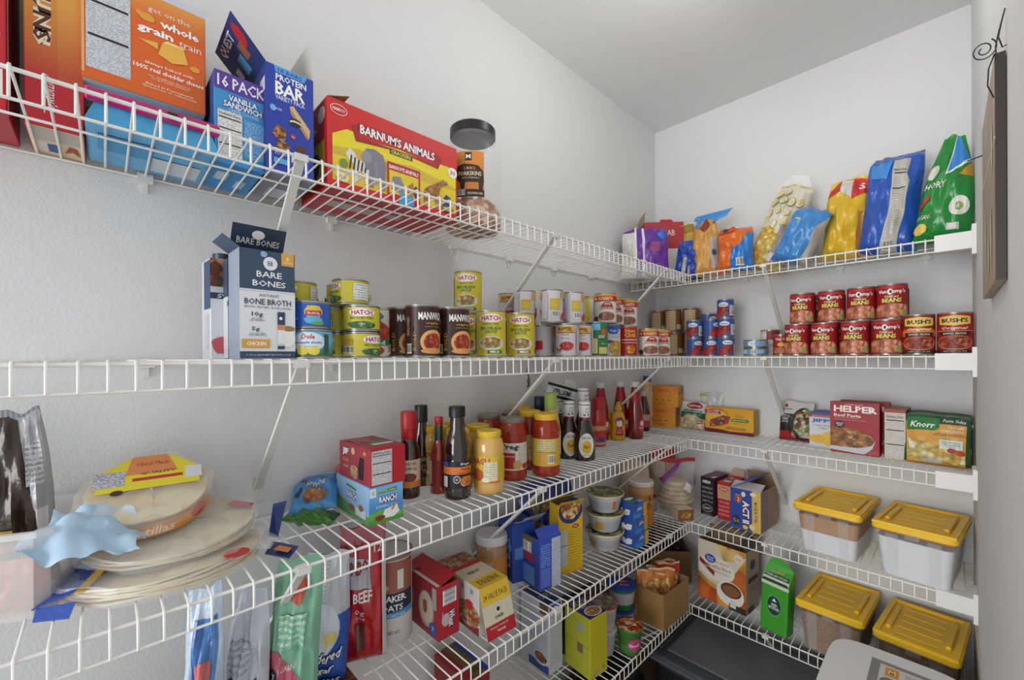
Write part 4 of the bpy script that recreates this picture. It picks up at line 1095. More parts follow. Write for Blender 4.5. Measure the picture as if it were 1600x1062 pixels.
def tortillas(name, label, loc, rz, r, n, bagcol, group, sag=.012, stretch=1.0):
    t = Thing(name, label, 'tortillas', loc, rz, group)
    for i in range(n):
        v, f_ = [], []
        seg = 28; th = .0036
        rr = r * (1 - .012 * (i % 3))
        z0 = i * (th + .0004)
        for ring in (0, .5, .9, 1):
            for k in range(seg):
                a = 2 * math.pi * k / seg
                wob = .0018 * math.sin(3 * a + i) + .0012 * math.sin(7 * a + 2 * i)
                zz = .004 + z0 + (wob + sag * max(0, math.cos(a)) * 0) * ring
                v.append((rr * ring * math.cos(a) * stretch + .002 * math.sin(i * 2.1), rr * ring * math.sin(a), zz + th))
        o = len(v)
        for k in range(seg):
            p = v[3 * seg + k]; v.append((p[0], p[1], p[2] - th))
        for g in range(3):
            for k in range(seg):
                l = (k + 1) % seg; f_.append((g*seg+k, g*seg+l, (g+1)*seg+l, (g+1)*seg+k)) if g else f_.append((k, (g+1)*seg+l, (g+1)*seg+k))
        for k in range(seg):
            l = (k + 1) % seg; f_.append((3*seg+k, 3*seg+l, o+l, o+k))
        f_.append(tuple(o + k for k in range(seg))[::-1])
        t.add('tortilla', mk('tortilla', v, f_, [FOOD(['E6D6B4', 'E2D0AC', 'DCC8A0', 'E8DCC0'], 45, .7, .93)], smooth=40))
    H = n * .004 + .008
    v, f_ = [], []
    seg = 36
    prof = [(1.0, .002), (1.05, H * .5), (1.02, H), (.9, H + .003), (.5, H + .004), (.05, H + .005)]
    for q, zz in prof:
        for k in range(seg):
            a = 2 * math.pi * k / seg; c = .003 * math.sin(5 * a + zz * 400) + .002 * math.sin(11 * a)
            v.append(((r + .006) * q * math.cos(a) * stretch + c, (r + .006) * q * math.sin(a) + c, zz + abs(c) * .6))
    for j in range(len(prof) - 1):
        for k in range(seg):
            l = (k+1) % seg; f_.append((j*seg+k, j*seg+l, (j+1)*seg+l, (j+1)*seg+k))
    t.add('clear_bag', mk('clear_bag', v, f_, [CLEAR(bagcol, .24, .08)], smooth=60))
    t.H = H; t.r = r
    t.top = t.face(lambda s, tt, e: ((s - .5) * 2 * r * stretch, (tt - .5) * 2 * r, H + .0072 + e))
    return t
GT = 'tortilla packs on the third shelf'
t = tortillas('tortilla_pack', 'large lowest pack of flour tortillas with blue bag ends', (.158, .080, Z3), 78, .118, 6, 'F4F4F4', GT, stretch=1.14)
t.done()
def bag_end(t, pts, cols, part, th=.002):
    V = [Vector(p) for p in pts]; n = len(V)
    top = [p + Vector((0, 0, th)) for p in V]
    F = [tuple(range(n))[::-1], tuple(range(n, 2*n))] + [(i, (i+1) % n, n + (i+1) % n, n + i) for i in range(n)]
    t.add(part, mk(part, V + top, F, [cols]))
# local x of this pack runs along the shelf
bag_end(t, [(-.140, -.085, .012), (-.092, -.098, .030), (-.075, -.03, .042), (-.10, .01, .045), (-.128, -.02, .030)], FILM('2A4596'), 'bag_end')
bag_end(t, [(-.093, -.103, .030), (-.082, -.104, .030), (-.062, -.03, .043), (-.075, -.028, .042)], FILM('D2A43A'), 'yellow_band')
bag_end(t, [(-.135, -.098, .001), (-.095, -.115, .002), (-.092, -.100, .016), (-.135, -.085, .012)], FILM('2E4FA6'), 'bag_edge')
bag_end(t, [(.105, -.03, .020), (.15, -.05, .014), (.165, -.01, .014), (.16, .045, .016), (.11, .03, .028)], CLEAR('FFFFFF', .3), 'gathered_bag')
bag_end(t, [(.142, -.045, .004), (.178, -.085, .002), (.195, -.065, .012), (.155, -.02, .014)], FILM('24335E'), 'bag_tail')
bag_end(t, [(.155, -.055, .0128), (.177, -.078, .0118), (.184, -.068, .0138), (.165, -.045, .0148)], FILM('C8703A'), 'tail_print', .0006)
bag_end(t, [(.150, .02, .012), (.160, .06, .06), (.185, .062, .062), (.165, .0, .012)], FILM('27407E'), 'bag_tail')
t.add('price_sticker', lathe('price_sticker', [(.0005, .0), (.019, .0), (.019, .0008)], M('C02A2C', .4), 20)).location = (.10, -.088, .034)
# second, creased pack on it and the small corn tortilla pack on top
t = tortillas('tortilla_pack', 'middle pack of flour tortillas in a shiny creased bag', (.138, .090, Z3 + .048), 76, .105, 4, 'E8EEF4', GT, stretch=1.15)
t.root.rotation_euler.x = R(9)
bag_end(t, [(.075, .03, .027), (.115, .01, .026), (.12, .022, .026), (.085, .045, .027)], FILM('C8262A'), 'red_print', .001)
t.top.text('Burrito', .35, .24, .3, .07, '8A97A6', .0, .2)
t.done()
t = tortillas('tortilla_pack', 'small topmost tortilla pack with orange and yellow label', (.112, .058, Z3 + .108), 84, .082, 7, 'FFF6E6', GT)
t.root.rotation_euler.x = R(27)
t.top.poly([(.08, .42), (.12, .75), (.3, .93), (.7, .93), (.9, .72), (.93, .42)], 'E6D42E').poly([(.30, .66), (.34, .96), (.64, .97), (.74, .66)], 'E08A4E').rect(.36, .55, .78, .60, 'C0302E').text('Hand Made', .52, .83, .28, .07, 'A83A2A', .0, .3).rect(.06, .5, .3, .74, FINE('D8D8E0', '5A5A74', .02), 'nutrition_panel').rect(.8, .5, .95, .7, 'DADADE').ell(.25, .40, .05, .04, '3A2A1A', 'picture').text('QUALITY', .57, .66, .3, .05, '7A2A1A')
bw = t.face(lambda s, tt, e: ((.089 + e) * math.cos((s - 1.0) * math.pi), (.089 + e) * math.sin((s - 1.0) * math.pi), .004 + tt * .03), [i / 24 for i in range(1, 24)], ())
bw.rect(.12, .0, .88, .85, 'DE8C3E').text('Tortillas', .5, .42, .26, .6, 'F6E9D6', .03, .2).ell(.2, .45, .05, .4, 'C03A2E').ell(.78, .45, .06, .4, 'C0302A')
t.done()
t = Thing('crumpled_bag', 'crumpled pale blue plastic bag lying on the tortillas', 'bag', (.205, -.018, Z3 + .052), 80)
bm = bmesh.new()
bmesh.ops.create_grid(bm, x_segments=22, y_segments=16, size=.5)
rnd = random.Random(5)
for v in bm.verts:
    x, y = v.co.x, v.co.y
    r_ = math.hypot(x, y)
    z = .020 + .045 * math.exp(-((x + .1) ** 2 + y ** 2) * 9) + .012 * abs(math.sin(5 * x + 4 * y)) + .010 * abs(math.sin(8 * y - 3 * x + 1)) + .008 * abs(math.sin(11 * x + 3))
    if y > .28: z += (y - .28) * .22
    if x < -.3: z += (-x - .3) * .12
    v.co = Vector((x * .128 * (1 - .5 * max(0, y)) + .006 * math.sin(7 * y), y * .10 + .006 * math.sin(6 * x) - .02 * x, max(.001, z * (1 - .35 * r_))))
me = bpy.data.meshes.new('film'); bm.to_mesh(me); bm.free()
me.materials.append(M('B4D0E6', .35, coat=.2))
for p_ in me.polygons: p_.use_smooth = True
t.add('film', me)
t.done()

# small snack bags
t = Thing('cookie_packet', 'blue cookie packet with a cookie picture, leaning by the ranch box', 'packet', (.098, .338, Z3 + .014), 62, tilt=(-62, -6))
f = pillow(t, .105, .12, .045, FILM('4B93CC'), seed=71, top_t=.3, bot_t=.3, narrow=.05, seal='9CC6E6')
f.text('Famous', .5, .72, .6, .12, 'B03038', .05, .2).text('Amos', .52, .56, .5, .12, 'E8DCC8', .05, .2).blob(.55, .26, .3, .16, FOOD(['B87A48', '9A5E34', 'D09A6A'], 90), seed=3).ell(.2, .38, .1, .06, '3A3A6A')
t.done()
t = Thing('green_packet', 'folded dark green snack packet under the blue cookie packet', 'packet', (.118, .315, Z3 + .003), 40, tilt=(-86, 0))
f = pillow(t, .135, .05, .022, FILM('3F7A2A'), seed=73, top_t=.3, bot_t=.3, wr=.004); f.rect(.8, .2, 1, .8, FILM('2A4A22')); t.done()
t = Round('red_tub', 'red plastic tub with a lid behind the dip mix box', 'tub', (.047, .452, Z3))
t.turned('tub_body', [(.031, 0), (.034, .002), (.037, .072)], GLASSY('B8281E', .3)); t.turned('lid', [(.040, .072), (.041, .074), (.041, .083), (.037, .092), (.03, .094)], GLASSY('C42424', .25)); t.turned('rim', [(.0395, .066), (.0405, .068), (.0395, .070)], M('E4D2CC'), cb=False, ct=False)
t.done()
t = Carton('dip_mix_box', 'light blue and green RANCH dipping cups box under the red box', 'box', .082, .175, .082, (.150, .447, Z3), 90, RAMP('4A8FD0', '7FB8E6', .035, .07), RAMP('8CB2D8', '9CC0E0', .03, .08), '7FB0DE', '4C9A50')
f = t.f(); f.poly([(0, 0), (0, .30), (.35, .36), (1, .22), (1, 0)], '6AB04A').poly([(0, 0), (0, .12), (1, .10), (1, 0)], '4E9A3E').outlined('RANCH', .54, .62, .5, .17, 'FFFFFF', '2450A0', .06, .22).poly([(.26, .80), (.28, .86), (.80, .90), (.80, .80)], '4E8A3A').text('Hidden Valley', .53, .84, .48, .06, 'E8E49A', .03).text('DIPPING CUPS', .52, .44, .62, .07, 'E8F0F8', .0).rect(.02, .72, .2, .96, 'E4ECEA').text('G', .11, .84, .08, .1, '4A7A5A').poly([(.36, .12), (.44, .34), (.80, .42), (.88, .20), (.7, .10)], 'F0EEE8', 'picture').poly([(.62, .30), (.76, .48), (.80, .46), (.68, .28)], 'C8854E', 'picture').blob(.30, .15, .17, .09, FOOD(['A8482E', '8A3424', 'C8704E'], 140), seed=5)
f = t.f('l'); f.poly([(0, 0), (0, .42), (1, .22), (1, 0)], '5E9E58').outlined('RANCH', .5, .60, .3, .2, 'E4EEF6', '2450A0', .05, .2).poly([(.34, .80), (.36, .87), (.64, .82), (.64, .76)], '4E8A3A').rect(.62, .12, .92, .34, 'C9CDD4').blob(.5, .25, .09, .1, '8A5A4A', seed=3).blob(.78, .36, .07, .1, '8A5A4A', seed=5)
t.done()
t = Carton('peanut_butter_cups_box', 'red JIF peanut butter cups box stacked on the ranch box', 'box', .086, .155, .082, (.163, .449, Z3 + .083), 91, 'B5182A', '9A3440', 'A8343C', flap=True)
f = t.f(); f.nutrition(.04, .04, .60, .94, 'D6D0D2')
f = t.f('l'); f.outlined('JIF', .22, .74, .2, .22, 'F0F0F0', '24407E', .08, .2).text('TO GO', .22, .52, .2, .1, 'E0B04A', .04).blob(.50, .26, .16, .2, FOOD(['C09A72', 'A87F58', 'CDAE88'], 120), seed=3).text('CREAMY', .24, .34, .18, .06, 'E0C0B8').ell(.48, .82, .06, .1, 'CDA888', 'picture').poly([(.66, .12), (.64, .4), (.70, .72), (.82, .70), (.80, .12)], '2A1614', 'tear_hole').text('8', .85, .85, .1, .12, 'E0A04A')
f = t.f('t'); f.blob(.6, .4, .25, .2, '4E8A4A', seed=4).rect(.3, .22, .9, .34, 'E8D8D4').poly([(.1, .5), (.6, .55), (.6, .9), (.1, .9)], 'B05848')
t.done()

# bottles and jars
def bottle(name, label, loc, rz, prof, col, cap, capcol, lab=None, n=28, fy=1.0, group='sauces and condiments on the third shelf'):
    t = Round(name, label, 'bottle', loc, rz, group)
    t.turned('bottle_body', prof, GLASSY(col), n, fy, 50)
    r, z0, z1 = cap
    t.turned('cap', [(r*.96, z0), (r, z0+.001), (r, z1-.003), (r*.93, z1), (r*.5, z1+.0004)], M(capcol, .4), 24)
    for k in range(0, 24, 2):
        pass
    if lab:
        (r0, a), (r1, b), lc = lab
        l_ = t.turned('label', [(r0 + .0003, a), (r1 + .0003, b)], M(lc, .45) if isinstance(lc, str) else lc, 40, fy, cb=False, ct=False)
        t.W = t.wrap(r0 + .0003, a, r1 + .0003, b, fy, l_)
    return t
t = bottle('bbq_sauce_bottle', 'dark sauce bottle with a bright red cap', (.120, .572, Z3), 62, [(.026, 0), (.029, .004), (.029, .10), (.026, .125), (.018, .15), (.016, .165)], '3A1A12', (.021, .178, .222), 'B81E22', ((.029, .03), (.029, .10), 'DDC9AE'))
t.turned('cap_skirt', [(.0185, .150), (.0195, .152), (.0195, .178)], M('B01A1E', .35))
t.W.text('KINDER', .5, .86, .22, .1, 'A8542E', .03).text("BBQ", .52, .68, .18, .12, '8A3A22', .03).ell(.5, .36, .1, .16, '7A3A22', 'picture').rect(.3, .02, .7, .22, 'D87A2A')
t.done()
t = bottle('soy_sauce_bottle', 'tall dark bottle with a black flip cap at the back', (.052, .652, Z3), 60, [(.024, 0), (.027, .004), (.028, .09), (.024, .13), (.016, .165), (.014, .18)], '331510', (.018, .178, .226), '17171A', ((.0275, .025), (.028, .085), '241A16'))
t.W.blob(.45, .8, .08, .12, '3A62A8', seed=2).blob(.55, .86, .08, .1, '7A9A3A', seed=5).blob(.5, .35, .1, .2, FOOD(['7A4A1E', '3A2A1A', 'A87A2E'], 130), seed=6).text('TERIYAKI', .5, .58, .2, .08, 'C9A96A')
t.done()
t = bottle('hot_sauce_bottle', 'slim red hot sauce bottle with a small red cap', (.146, .648, Z3), 50, [(.022, 0), (.0245, .004), (.0245, .095), (.021, .115), (.0125, .14), (.0105, .165), (.0115, .185)], '9A3018', (.0115, .186, .202), 'C02028', ((.0245, .02), (.0245, .09), '8E2A16'))
t.turned('neck_wrap', [(.0128, .140), (.0118, .152), (.0118, .178)], GLASSY('15382C', .3), 20)
t.W.rect(.30, .1, .38, .98, 'D8CFC8').rect(.31, .1, .37, .9, FINE('D8CFC8', '8A5A4A', .005), 'nutrition_panel')
t.done()
t = bottle('orange_sauce_bottle', 'stir-fry sauce bottle with black cap and orange label band', (.212, .660, Z3), 58, [(.031, 0), (.0345, .004), (.0345, .026), (.034, .028), (.0345, .030), (.0345, .098), (.0335, .102), (.0345, .106), (.033, .13), (.026, .158), (.0195, .178), (.0185, .20), (.0185, .21)], '2A1812', (.0215, .207, .235), '131314', ((.0347, .030), (.0347, .098), '1C1A1E'))
t.W.rect(.22, .52, .78, .80, 'DE7A2E').text('Orange', .60, .70, .15, .15, '2A1A12', .02).text('STIR-FRY SAUCE', .58, .57, .2, .06, '5A2A12', .0).blob(.60, .26, .1, .22, FOOD(['E0823A', 'C8602A', 'F0A860'], 120), seed=4).ell(.48, .34, .04, .14, 'D8D8D8').ell(.48, .34, .032, .11, '2A2A2E').text('30', .48, .34, .03, .1, 'E8E8E8').text('Kroger', .58, .9, .12, .12, 'F2F2F2', .03, .3).rect(.30, .05, .37, .45, 'DADADC').rect(.30, .84, .38, .99, '2A56A8')
t.done()
def jar(label, loc, rz, r, h, sauce, capcol, labcol, caph=.016, capr=.8):
    t = Round('sauce_jar', label, 'jar', loc, rz, 'sauces and condiments on the third shelf')
    t.turned('jar_body', [(r*.9, 0), (r, .006), (r, .02), (r*.985, .03), (r*.985, h*.62), (r, h*.66), (r, h*.76), (r*.9, h*.85), (r*capr*.94, h*.9), (r*capr*.94, h*.92)], GLASSY(sauce) if isinstance(sauce, str) else sauce, 32, 1, 60)
    t.turned('lid', [(r*capr, h - caph), (r*capr+.001, h - caph + .002), (r*capr+.001, h-.003), (r*capr*.95, h), (r*capr*.85, h-.001), (r*.2, h-.0012)], M(capcol, .35), 28)
    l_ = t.turned('label', [(r*.985+.0004, .032), (r*.985+.0004, h*.61)], M(labcol, .45), 40, cb=False, ct=False)
    t.W = t.wrap(r*.985+.0004, .032, r*.985+.0004, h*.61, parent=l_)
    return t
sauce_r = FOOD(['9E3018', 'A6361C', '982C14'], 130, .2, .85); sauce_y = M('D8AC58', .2, coat=1.0)
t = jar('yellow cheese sauce jar at the front with yellow label', (.236, .748, Z3), 52, .041, .165, sauce_y, 'E2BC2E', 'E0B83A')
t.W.text('RAGU', .40, .82, .2, .24, 'B82A24', .06).rect(.44, .08, .58, .80, 'E4DCC0').rect(.45, .1, .57, .78, FINE('E4DCC0', '6A5A3A', .006), 'nutrition_panel').rect(.60, .1, .74, .92, FINE('DDB83A', '7A5A1E', .006), 'nutrition_panel').blob(.36, .3, .08, .26, 'C0542A', seed=3).rect(.42, .0, .62, .07, 'D8702A').blob(.46, .12, .05, .1, 'EDE4CE', seed=8)
t.done()
sy2 = t.copy((.140, .790, Z3), 40, 'yellow cheese sauce jar directly behind the front one')
t.copy((.046, .775, Z3), 40, 'yellow cheese sauce jar touching the wall')
t.copy((.160, .700, Z3), 40, 'yellow cheese sauce jar half hidden behind the orange sauce bottle')
t.copy((.075, .690, Z3), 40, 'yellow-lidded jar at the back behind the hot sauce')
t = jar('red pasta sauce jar with PREGO label and dull metal lid', (.193, .880, Z3), 44, .042, .182, sauce_r, '7A7262', 'E0D8CC', .014, .86)
t.W.text('Prego', .50, .84, .26, .26, '1E1A18', .05).rect(.36, .06, .53, .64, 'B01E24').text('Traditional', .45, .52, .14, .06, 'F0E4D8').blob(.56, .2, .06, .18, 'C8A45A', seed=3).blob(.66, .14, .05, .12, 'B8242A', seed=4).rect(.58, .3, .68, .94, FINE('E0D8CC', '5A5048', .006), 'nutrition_panel')
t.done()
t.copy((.085, .880, Z3), 30, 'metal-lidded red sauce jar behind the PREGO jar')
t.copy((.095, .975, Z3), 30, 'another metal-lidded red sauce jar against the wall')
t = jar('red sauce jar with yellow lid and yellow nutrition label', (.232, .985, Z3), 40, .0435, .187, sauce_r, 'E0B42C', 'D8AE3A', .018, .82)
t.W.rect(.40, .52, .62, .96, FINE('D6C88A', '6A5A2A', .007), 'nutrition_panel').rect(.40, .5, .62, .52, '4A3A1A').rect(.40, .06, .50, .44, FINE('D8A83A', 'A87A1E', .007), 'nutrition_panel').barcode(.53, .1, .60, .42)
t.done()
t.copy((.145, 1.005, Z3), 30, 'yellow-lidded red sauce jar behind the front one')
t.copy((.055, 1.06, Z3), 30, 'yellow-lidded red sauce jar at the back under the brace')
t = bottle('dressing_bottle', 'bottle with navy cap at the back by the wall', (.045, 1.165, Z3), 40, [(.028, 0), (.031, .004), (.031, .12), (.024, .15), (.017, .165)], 'B88A3A', (.021, .165, .215), '1E2740', ((.031, .03), (.031, .11), 'D8C9A0')); t.done()
t = bottle('dressing_bottle', 'bottle with a tall light green wrapped cap', (.150, 1.105, Z3), 40, [(.028, 0), (.033, .004), (.034, .10), (.034, .12), (.026, .165), (.020, .185)], 'D2AE52', (.0215, .183, .238), 'A2BC58', ((.034, .03), (.034, .11), 'D8D2A0')); t.done()
# barbecue bottles with white caps
def bbq(label, loc, rz, h=.205, tilt=(0, 0)):
    t = Round('barbecue_bottle', label, 'bottle', loc, rz, 'barbecue sauce bottles', tilt)
    k = h / .205
    t.turned('bottle_body', [(.034, 0), (.0385, .005), (.0385, .075*k), (.036, .09*k), (.026, .118*k), (.0185, .138*k), (.0185, .15*k)], GLASSY('2A120C'), 30, .62, 60)
    t.turned('neck_band', [(.0192, .140*k), (.0192, .152*k)], GLASSY('6A1426'), 24, 1, cb=False, ct=False)
    c_ = t.turned('cap', [(.0195, .150*k), (.0205, .152*k), (.0205, h-.004), (.019, h-.001), (.012, h)], M('E6E4E4', .35), 24)
    t.turned('cap_line', [(.0208, h-.012), (.0208, h-.0095)], M('2A2A2E'), 24, cb=False, ct=False)
    W = t.face(lambda s, tt, e: ((s - .5) * .056, -.0245 + .0065 * (abs(s - .5) * 2) ** 2 * 1.2 - e, .012 + tt * .085 * k), [i/10 for i in range(1, 10)], (), None, .0012)
    W.ell(.5, .5, .48, .5, 'E4E2DC').ell(.52, .42, .30, .27, 'E0B030').text("SWEET BABY", .5, .80, .6, .09, '2A2A30', .02).text("Ray's", .52, .43, .38, .2, '3A2A12', .04, .2).text('BARBECUE SAUCE', .5, .10, .5, .05, '4A4A50', .0)
    cw = t.wrap(.0206, .153*k, .0206, h-.014)
    cw.text('RAY', .55, .72, .16, .12, '5A6278', .02, .2).text('THE', .52, .42, .1, .1, '2A3A6A', .02).blob(.46, .16, .03, .08, '2A2A3A', 'picture', 2).blob(.56, .2, .03, .08, '2A3A6A', 'picture', 3)
    return t.done()
q1 = bbq('front barbecue sauce bottle with white cap and oval label', (.214, 1.212, Z3), 52, .205)
q1.copy((.158, 1.196, Z3), 50, 'barbecue sauce bottle just behind the front one')
q1.copy((.112, 1.160, Z3), 50, 'third barbecue sauce bottle from the front')
q1.copy((.075, 1.235, Z3), 45, 'barbecue sauce bottle hidden at the back')
q2 = bbq('taller barbecue bottle with a white cap behind the front ones', (.150, 1.292, Z3), 60, .245)
t = Thing('salad_dressing_pack', 'clear packet with a black and white twisted band on the bottles', 'packet', (.100, 1.215, Z3 + .206), 62, tilt=(0, 16))
f = pillow(t, .13, .05, .02, M('D6D8DA', .35), pinch=0, wave=0, seed=3, top_t=.3, bot_t=.3, part='band'); f.rect(0, .8, 1, 1, '17171A').rect(0, 0, 1, .2, '17171A').text('WILLIAMS', .5, .5, .62, .4, '2A2A30', .03, .2)
t.done()
t.add('clear_bag', mk('clear_bag', [(.0, .01, .02), (.07, .01, .02), (.06, .03, .075), (.02, .03, .08), (.0, .05, .03), (.07, .05, .03)], [(0, 1, 2, 3), (4, 5, 2, 3)], [CLEAR('FFFFFF', .2)]))
t = bottle('steak_sauce_bottle', 'red squeeze bottle with red shoulder cap beside the mustard', (.120, 1.435, Z3), 55, [(.026, 0), (.029, .004), (.030, .10), (.027, .13), (.024, .15)], 'C02A22', (.024, .150, .195), 'C4242A', ((.0295, .01), (.030, .10), 'C0302A'), fy=.7)
t.W.rect(.3, .62, .72, .82, 'D8A070').rect(.45, .1, .6, .3, '4A3A9A').rect(.3, 0, .72, .1, 'C8A078'); t.done()
def mustard(label, loc, rz):
    t = Round('mustard_bottle', label, 'bottle', loc, rz, 'mustard bottles')
    t.turned('bottle_body', [(.026, 0), (.031, .005), (.032, .03), (.029, .055), (.0305, .085), (.030, .10), (.024, .118), (.015, .126), (.015, .13)], M('D9A41E', .3, coat=.3), 30, .66, 60)
    t.turned('cap', [(.0155, .128), (.017, .13), (.017, .142), (.012, .147), (.008, .16), (.0045, .166)], M('D9A828', .35), 20)
    W = t.face(lambda s, tt, e: ((s - .5) * .042, -.0205 + .006 * (abs(s - .5) * 2) ** 2 - e - .001 * tt, .022 + tt * .078), [i/8 for i in range(1, 8)], (), None, .0018)
    W.poly([(.08, 0), (.2, .55), (.05, .75), (.2, 1), (.75, 1), (.98, .7), (.8, .5), (.92, 0)], 'B3202C').ell(.45, .68, .32, .2, 'EAE2D2').ell(.38, .9, .2, .09, '3A5AA8').text('Yellow\nMustard', .5, .26, .5, .26, 'E8A8A4', .03).blob(.84, .46, .13, .14, 'E0A03A', seed=3)
    return t.done()
mm = mustard('yellow mustard squeeze bottle at the front', (.108, 1.600, Z3), 52)
mm.copy((.058, 1.575, Z3), 52, 'yellow mustard squeeze bottle behind the front one')
def ketchup(label, loc, rz):
    t = bottle('ketchup_bottle', label, loc, rz, [(.030, 0), (.034, .005), (.034, .09), (.033, .12), (.026, .165), (.0185, .205), (.0165, .225)], '7A1410', (.0185, .228, .25), 'E4DEDA', ((.0342, .03), (.0342, .085), GLASSY('7A1410')), group='ketchup bottles')
    t.turned('neck_label', [(.0262, .166), (.0188, .206), (.0175, .218)], M('B0182A', .35), 28, cb=False, ct=False)
    t.W.ell(.62, .55, .09, .5, 'B8323A').ell(.62, .72, .05, .22, 'E8DAD0').text('Ketchup', .62, .35, .14, .2, 'F2E4DC', .03)
    return t.done()
kk = ketchup('front ketchup bottle with a white cap', (.140, 1.690, Z3), 40)
kk.copy((.075, 1.675, Z3), 40, 'middle ketchup bottle of three')
kk.copy((.050, 1.555, Z3), 40, 'rear ketchup bottle behind the mustard')
t = bottle('steak_sauce_bottle', 'dark bottle with a red label beside the front ketchup', (.070, 1.895, Z3), 35, [(.025, 0), (.028, .004), (.028, .09), (.024, .12), (.014, .16), (.013, .17)], '2A0F0C', (.015, .168, .19), 'C9BDB4', ((.0282, .02), (.0282, .085), 'B84A4E')); t.W.rect(.4, .5, .7, .9, 'D8A8A0'); t.done()
t = bottle('oil_bottle', 'tall pale bottle with a navy cap in the corner', (.040, 1.985, Z3), 35, [(.024, 0), (.027, .004), (.027, .19), (.02, .225), (.014, .235)], 'D0A878', (.0205, .235, .262), '24467E', ((.0272, .06), (.0272, .18), 'D8B48A')); t.done()

# ================================================================ THIRD SHELF, BACK WALL
def orange_box(label, loc, rz):
    t = Carton('mac_and_cheese_box', label, 'box', .125, .085, .105, loc, rz, 'E29A26', 'DE9426', 'D8922A', group='orange boxes in the corner')
    f = t.f(); f.rect(0, .68, 1, 1, 'E08A32').text("Annie's", .40, .82, .42, .17, 'D24A26', .05, .25).ell(.8, .72, .09, .09, 'D8602A').ell(.8, .72, .06, .06, 'E8A84A').rect(.05, .58, .7, .6, 'C8702A').text('organic', .38, .5, .25, .06, 'A85A1A').text('~  ~  ~', .4, .32, .6, .06, '7A3A12', .03).blob(.4, .14, .25, .06, 'D8801E', seed=3)
    f = t.f('r'); f.rect(0, .1, .5, .9, FINE('D89838', 'B0702A', .008), 'nutrition_panel').ell(.3, .66, .14, .12, 'C8522A').rect(.62, .62, .9, .98, '44546A')
    f = t.f('l'); f.rect(.05, .02, .95, .95, FINE('A89C8E', '7A6E60', .008), 'nutrition_panel')
    return t.done()
o1 = orange_box('lower orange macaroni box in the shelf corner', (.083, 2.085, Z3), 12)
o1.copy((.100, 2.088, Z3 + .1055), 8, 'upper orange macaroni box with a grey panel in the corner')
t = Thing('potato_pouch', 'white and green mashed potato pouch beside the orange boxes', 'pouch', (.222, 2.085, Z3), 6, tilt=(-12, 3))
f = pillow(t, .118, .135, .045, FILM('D6D2CC'), seed=81, top_t=.5, narrow=.03, seal='C9C6C0', flat_top=.03, wr=.0015)
f.rect(0, .40, 1, .62, FILM('1F6A48')).poly([(0, 0), (0, .35), (.3, .52), (.7, .5), (1, .3), (1, 0)], FOOD(['E4D2AC', 'D8C294', 'EFE2C4'], 40), 'picture').ell(.55, .86, .32, .12, '8E2028').text('Idahoan', .55, .86, .5, .1, 'F0D8C0', .04).text('APPLEWOOD', .5, .67, .8, .09, '23201E', .06, .2).text('mashed potatoes', .55, .53, .6, .05, 'D8E8DC', .0).poly([(.72, .32), (.95, .38), (.95, .24), (.76, .2)], 'C03A4A').text('REAL', .84, .29, .16, .04)
t.done()
t = Thing('clear_packet', 'clear plastic packet standing behind the taco kit', 'packet', (.292, 2.14, Z3), 4, tilt=(-3, 0))
f = pillow(t, .12, .185, .02, CLEAR('E8EAEC', .3), seed=5, narrow=.02, wr=.002); f.rect(.05, .88, .35, .94, 'B8B42A'); t.done()
t = Carton('taco_kit_box', 'yellow taco dinner kit box with a maroon base band', 'box', .215, .058, .118, (.397, 2.105, Z3), -3, RAMP('E0AE1E', 'E49E2C', .05, .12), 'B8923A', 'C9A24A')
f = t.f(); f.poly([(0, 0), (0, .16), (.35, .15), (.55, .10), (1, .14), (1, 0)], '6E1630').ell(.26, .62, .26, .36, 'B8742A', 'picture').ell(.26, .60, .24, .32, 'E0B84A', 'picture').poly([(.10, .22), (.12, .5), (.4, .72), (.55, .68), (.5, .4), (.25, .25)], 'C03A2A', 'picture').poly([(.14, .26), (.16, .48), (.4, .66), (.5, .62), (.42, .42), (.25, .3)], FOOD(['6A3A2A', '4A5A2E', 'A83A4A', '7A2A5A', 'C9A86A'], 130), 'picture')
f.poly([(0, .76), (0, .90), (.34, .88), (.34, .74)], 'B01E5A').text('Stand \'n Stuff', .17, .85, .26, .07, 'F6E0EA', .03, .2).text('TACO DINNER', .17, .77, .26, .05, 'F6E0EA', .02).poly([(.56, .50), (.58, .62), (.88, .62), (.92, .56), (.88, .50)], '4E7A1E').text('MILD SEASONING', .73, .56, .26, .05, 'E8E4A0').text('TACO\nSHELLS', .73, .73, .18, .12, 'A86A1A', .02).text('Easy to fill', .74, .43, .28, .05, '8A5A12', 0, .2)
f.poly([(.43, .22), (.45, .33), (.86, .26), (.86, .14), (.44, .17)], 'D8A02E').outlined('OLD EL PASO', .66, .235, .40, .10, 'E4A83A', '8A1E24', .04, .14)
t.done()
t = Thing('lettuce_wrap_pouch', 'black, white and red lettuce wrap sauce pouch', 'pouch', (.655, 2.095, Z3), -8, tilt=(-8, 0))
f = pillow(t, .125, .165, .04, FILM('D2D0CE'), seed=83, narrow=.02, top_t=.5, wr=.0015, seal='CFCDCA')
f.rect(0, .24, .62, .68, '2A2624').rect(0, 0, 1, .24, FILM('A02A26')).ell(.74, .45, .33, .42, '241E1C').poly([(.45, .5), (.55, .75), (.8, .85), (1, .8), (1, .1), (.7, .12), (.5, .3)], FOOD(['8AA05A', 'B8C48A', '9A4A34', '7A2E22', 'D8D2B0'], 75), 'picture').text('LETTUCE\nWRAP\nSAUCE', .2, .55, .3, .2, 'E8E2DC', .02).ell(.2, .88, .05, .04, 'A02A30').text('Kitchen', .25, .8, .3, .05, '5A5452')
t.done()
